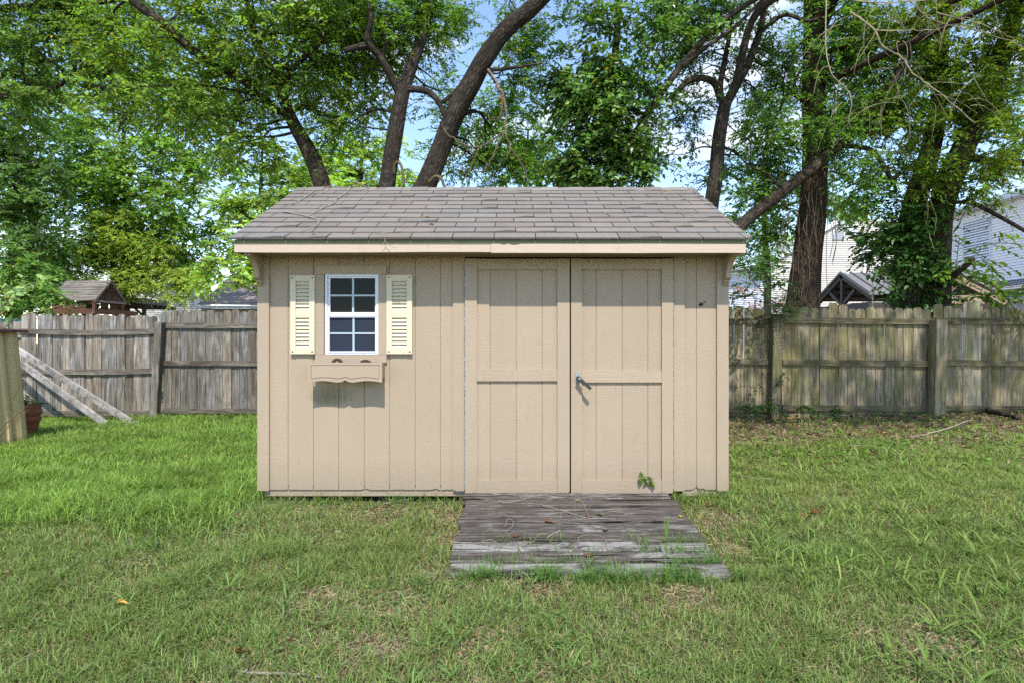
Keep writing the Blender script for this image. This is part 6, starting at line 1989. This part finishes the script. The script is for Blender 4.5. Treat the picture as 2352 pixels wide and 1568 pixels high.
for k in range(14):
    q = mc + np.array([rng.normal(0, .008), rng.uniform(-.006, .004), rng.normal(0, .008)]) * (1.0, 1, 1); q[0] += (q[2] - mc[2]) * .8
    g.tube([q, q + (rng.uniform(.002, .010), -.004, rng.uniform(.002, .010))], [.005, .003], 5, 0, np.array([.9, .75, .6]) * rng.uniform(.5, 1.4))
tag(build('mud_nest', g, [mt['rot']], None, loc=mc), 'small brown mud wasp nest stuck on the siding right of the doors', 'wasp nest')
# seedling in the flower pot
ps = Geo(); b = pc + np.array([0.05, 0, .42])
for k in range(9):
    d_ = unit(np.array([rng.normal(.25, .8), rng.normal(-.2, .6), rng.uniform(.6, 1.6)])); L = rng.uniform(.16, .36)
    t = np.linspace(0, 1, 5)[:, None]
    P = b + d_ * L * t - np.array([0, 0, 1.0]) * .10 * t ** 2
    ps.tube(P, [.003, .003, .0025, .002, .001], 5, 1, (.9, 1.1, .6))
    n = 10; t = np.linspace(.35, 1, n)[:, None]
    leaves(ps, b + d_ * L * t - np.array([0, 0, 1.0]) * .10 * t ** 2, rng.normal(size=(n, 3)) * (1, 1, .3) + d_ * .4, np.array([0, 0, 1.0]) + rng.normal(0, .3, (n, 3)), rng.uniform(.05, .085, n), .38, tintvar((.07, .15, .05), n, .2))
tag(build('potted_plant', ps, [mt['leaf'], mt['browntwig']], None, loc=b), 'young plant with narrow leaves growing in the terracotta pot', 'plant')
# thorny stems in front of the metal shed
tv = thing('briar', W(20, 1010, 6.3), 'bare thorny briar stems in front of the ochre metal shed', 'briar')
for pts, r in (([(-15, 1000), (10, 975), (35, 955), (58, 935), (66, 928)], .006), ([(33, 830), (60, 790), (78, 760), (84, 738), (86, 714)][::-1], .0), ):
    if r:
        g = Geo(); g.tube(WP(pts, 6.1), np.linspace(r, r * .5, len(pts)), 6, 0, (1, .9, .7), seg=4); build('stem', g, [mt['browntwig']], tv, True)
def cs(c): return (c[0] * .4593 * .5742, (1080 + c[1] * .4593) * .5742)
for pts, r in (([(25, 1135), (70, 1160), (120, 1110), (150, 1040), (185, 975), (212, 930), (220, 865)], .005), ([(70, 1160), (65, 1200), (100, 1240), (110, 1300)], .004), ([(0, 1450), (60, 1370), (130, 1310), (180, 1270), (240, 1210)], .005), ([(180, 1270), (160, 1230), (148, 1190)], .003), ([(110, 1110), (118, 1075)], .0025)):
    g = Geo(); g.tube(WP([cs(p) for p in pts], 6.3), np.linspace(r, r * .5, len(pts)), 6, 0, (1.1, .95, .6), seg=4, wob=.004); build('stem', g, [mt['browntwig']], tv, True)

# ================================================================== CAMERA, SUN, SKY
cam = bpy.data.cameras.new('camera'); co = bpy.data.objects.new('camera', cam); COL.objects.link(co)
co.location = (0, 0, EYE); co.rotation_euler = (R(90), 0, 0)
cam.sensor_width = 36; cam.lens = F / 2352 * 36; cam.clip_end = 2000; cam.clip_start = .05
SC.camera = co
EL, AZ = R(54), R(5)           # sun behind the viewer, a touch to the right
sd = bpy.data.lights.new('sun', 'SUN'); so = bpy.data.objects.new('sun', sd); COL.objects.link(so)
sd.energy = 2.75; sd.angle = R(.9); sd.color = (1.0, .95, .87)
so.rotation_euler = (R(90) - EL, 0, AZ)
wo = bpy.data.worlds.new('World'); SC.world = wo; wo.use_nodes = True
nt = wo.node_tree; bg = nt.nodes['Background']
sky = nt.nodes.new('ShaderNodeTexSky'); sky.sky_type = 'NISHITA'; sky.sun_disc = False
sky.sun_elevation = EL; sky.sun_rotation = math.pi - AZ; sky.altitude = 50; sky.air_density = 1.0; sky.dust_density = .0; sky.ozone_density = 1.3
tc = nt.nodes.new('ShaderNodeTexCoord'); mp = nt.nodes.new('ShaderNodeMapping')
mp.inputs['Scale'].default_value = (1, 1, 2.2); mp.inputs['Location'].default_value = (.35, .0, .25)
nz = nt.nodes.new('ShaderNodeTexNoise'); nz.inputs['Scale'].default_value = 4.2; nz.inputs['Detail'].default_value = 7; nz.inputs['Roughness'].default_value = .55
rp = nt.nodes.new('ShaderNodeValToRGB'); rp.color_ramp.elements[0].position = .53; rp.color_ramp.elements[1].position = .69
mx = nt.nodes.new('ShaderNodeMix'); mx.data_type = 'RGBA'
mx.inputs[7].default_value = (3.9, 4.0, 4.2, 1)
nt.links.new(tc.outputs['Generated'], mp.inputs[0]); nt.links.new(mp.outputs[0], nz.inputs['Vector']); nt.links.new(nz.outputs['Fac'], rp.inputs[0])
nt.links.new(rp.outputs[0], mx.inputs[0]); nt.links.new(sky.outputs[0], mx.inputs[6]); nt.links.new(mx.outputs[2], bg.inputs[0])
bg.inputs[1].default_value = .142
SC.view_settings.view_transform = 'Standard'; SC.view_settings.look = 'None'; SC.view_settings.exposure = 1.25; SC.view_settings.gamma = 1
SC.cycles.max_bounces = 8; SC.cycles.diffuse_bounces = 6; SC.cycles.transparent_max_bounces = 6; SC.cycles.caustics_reflective = False; SC.cycles.caustics_refractive = False
SC.cycles.use_denoising = False
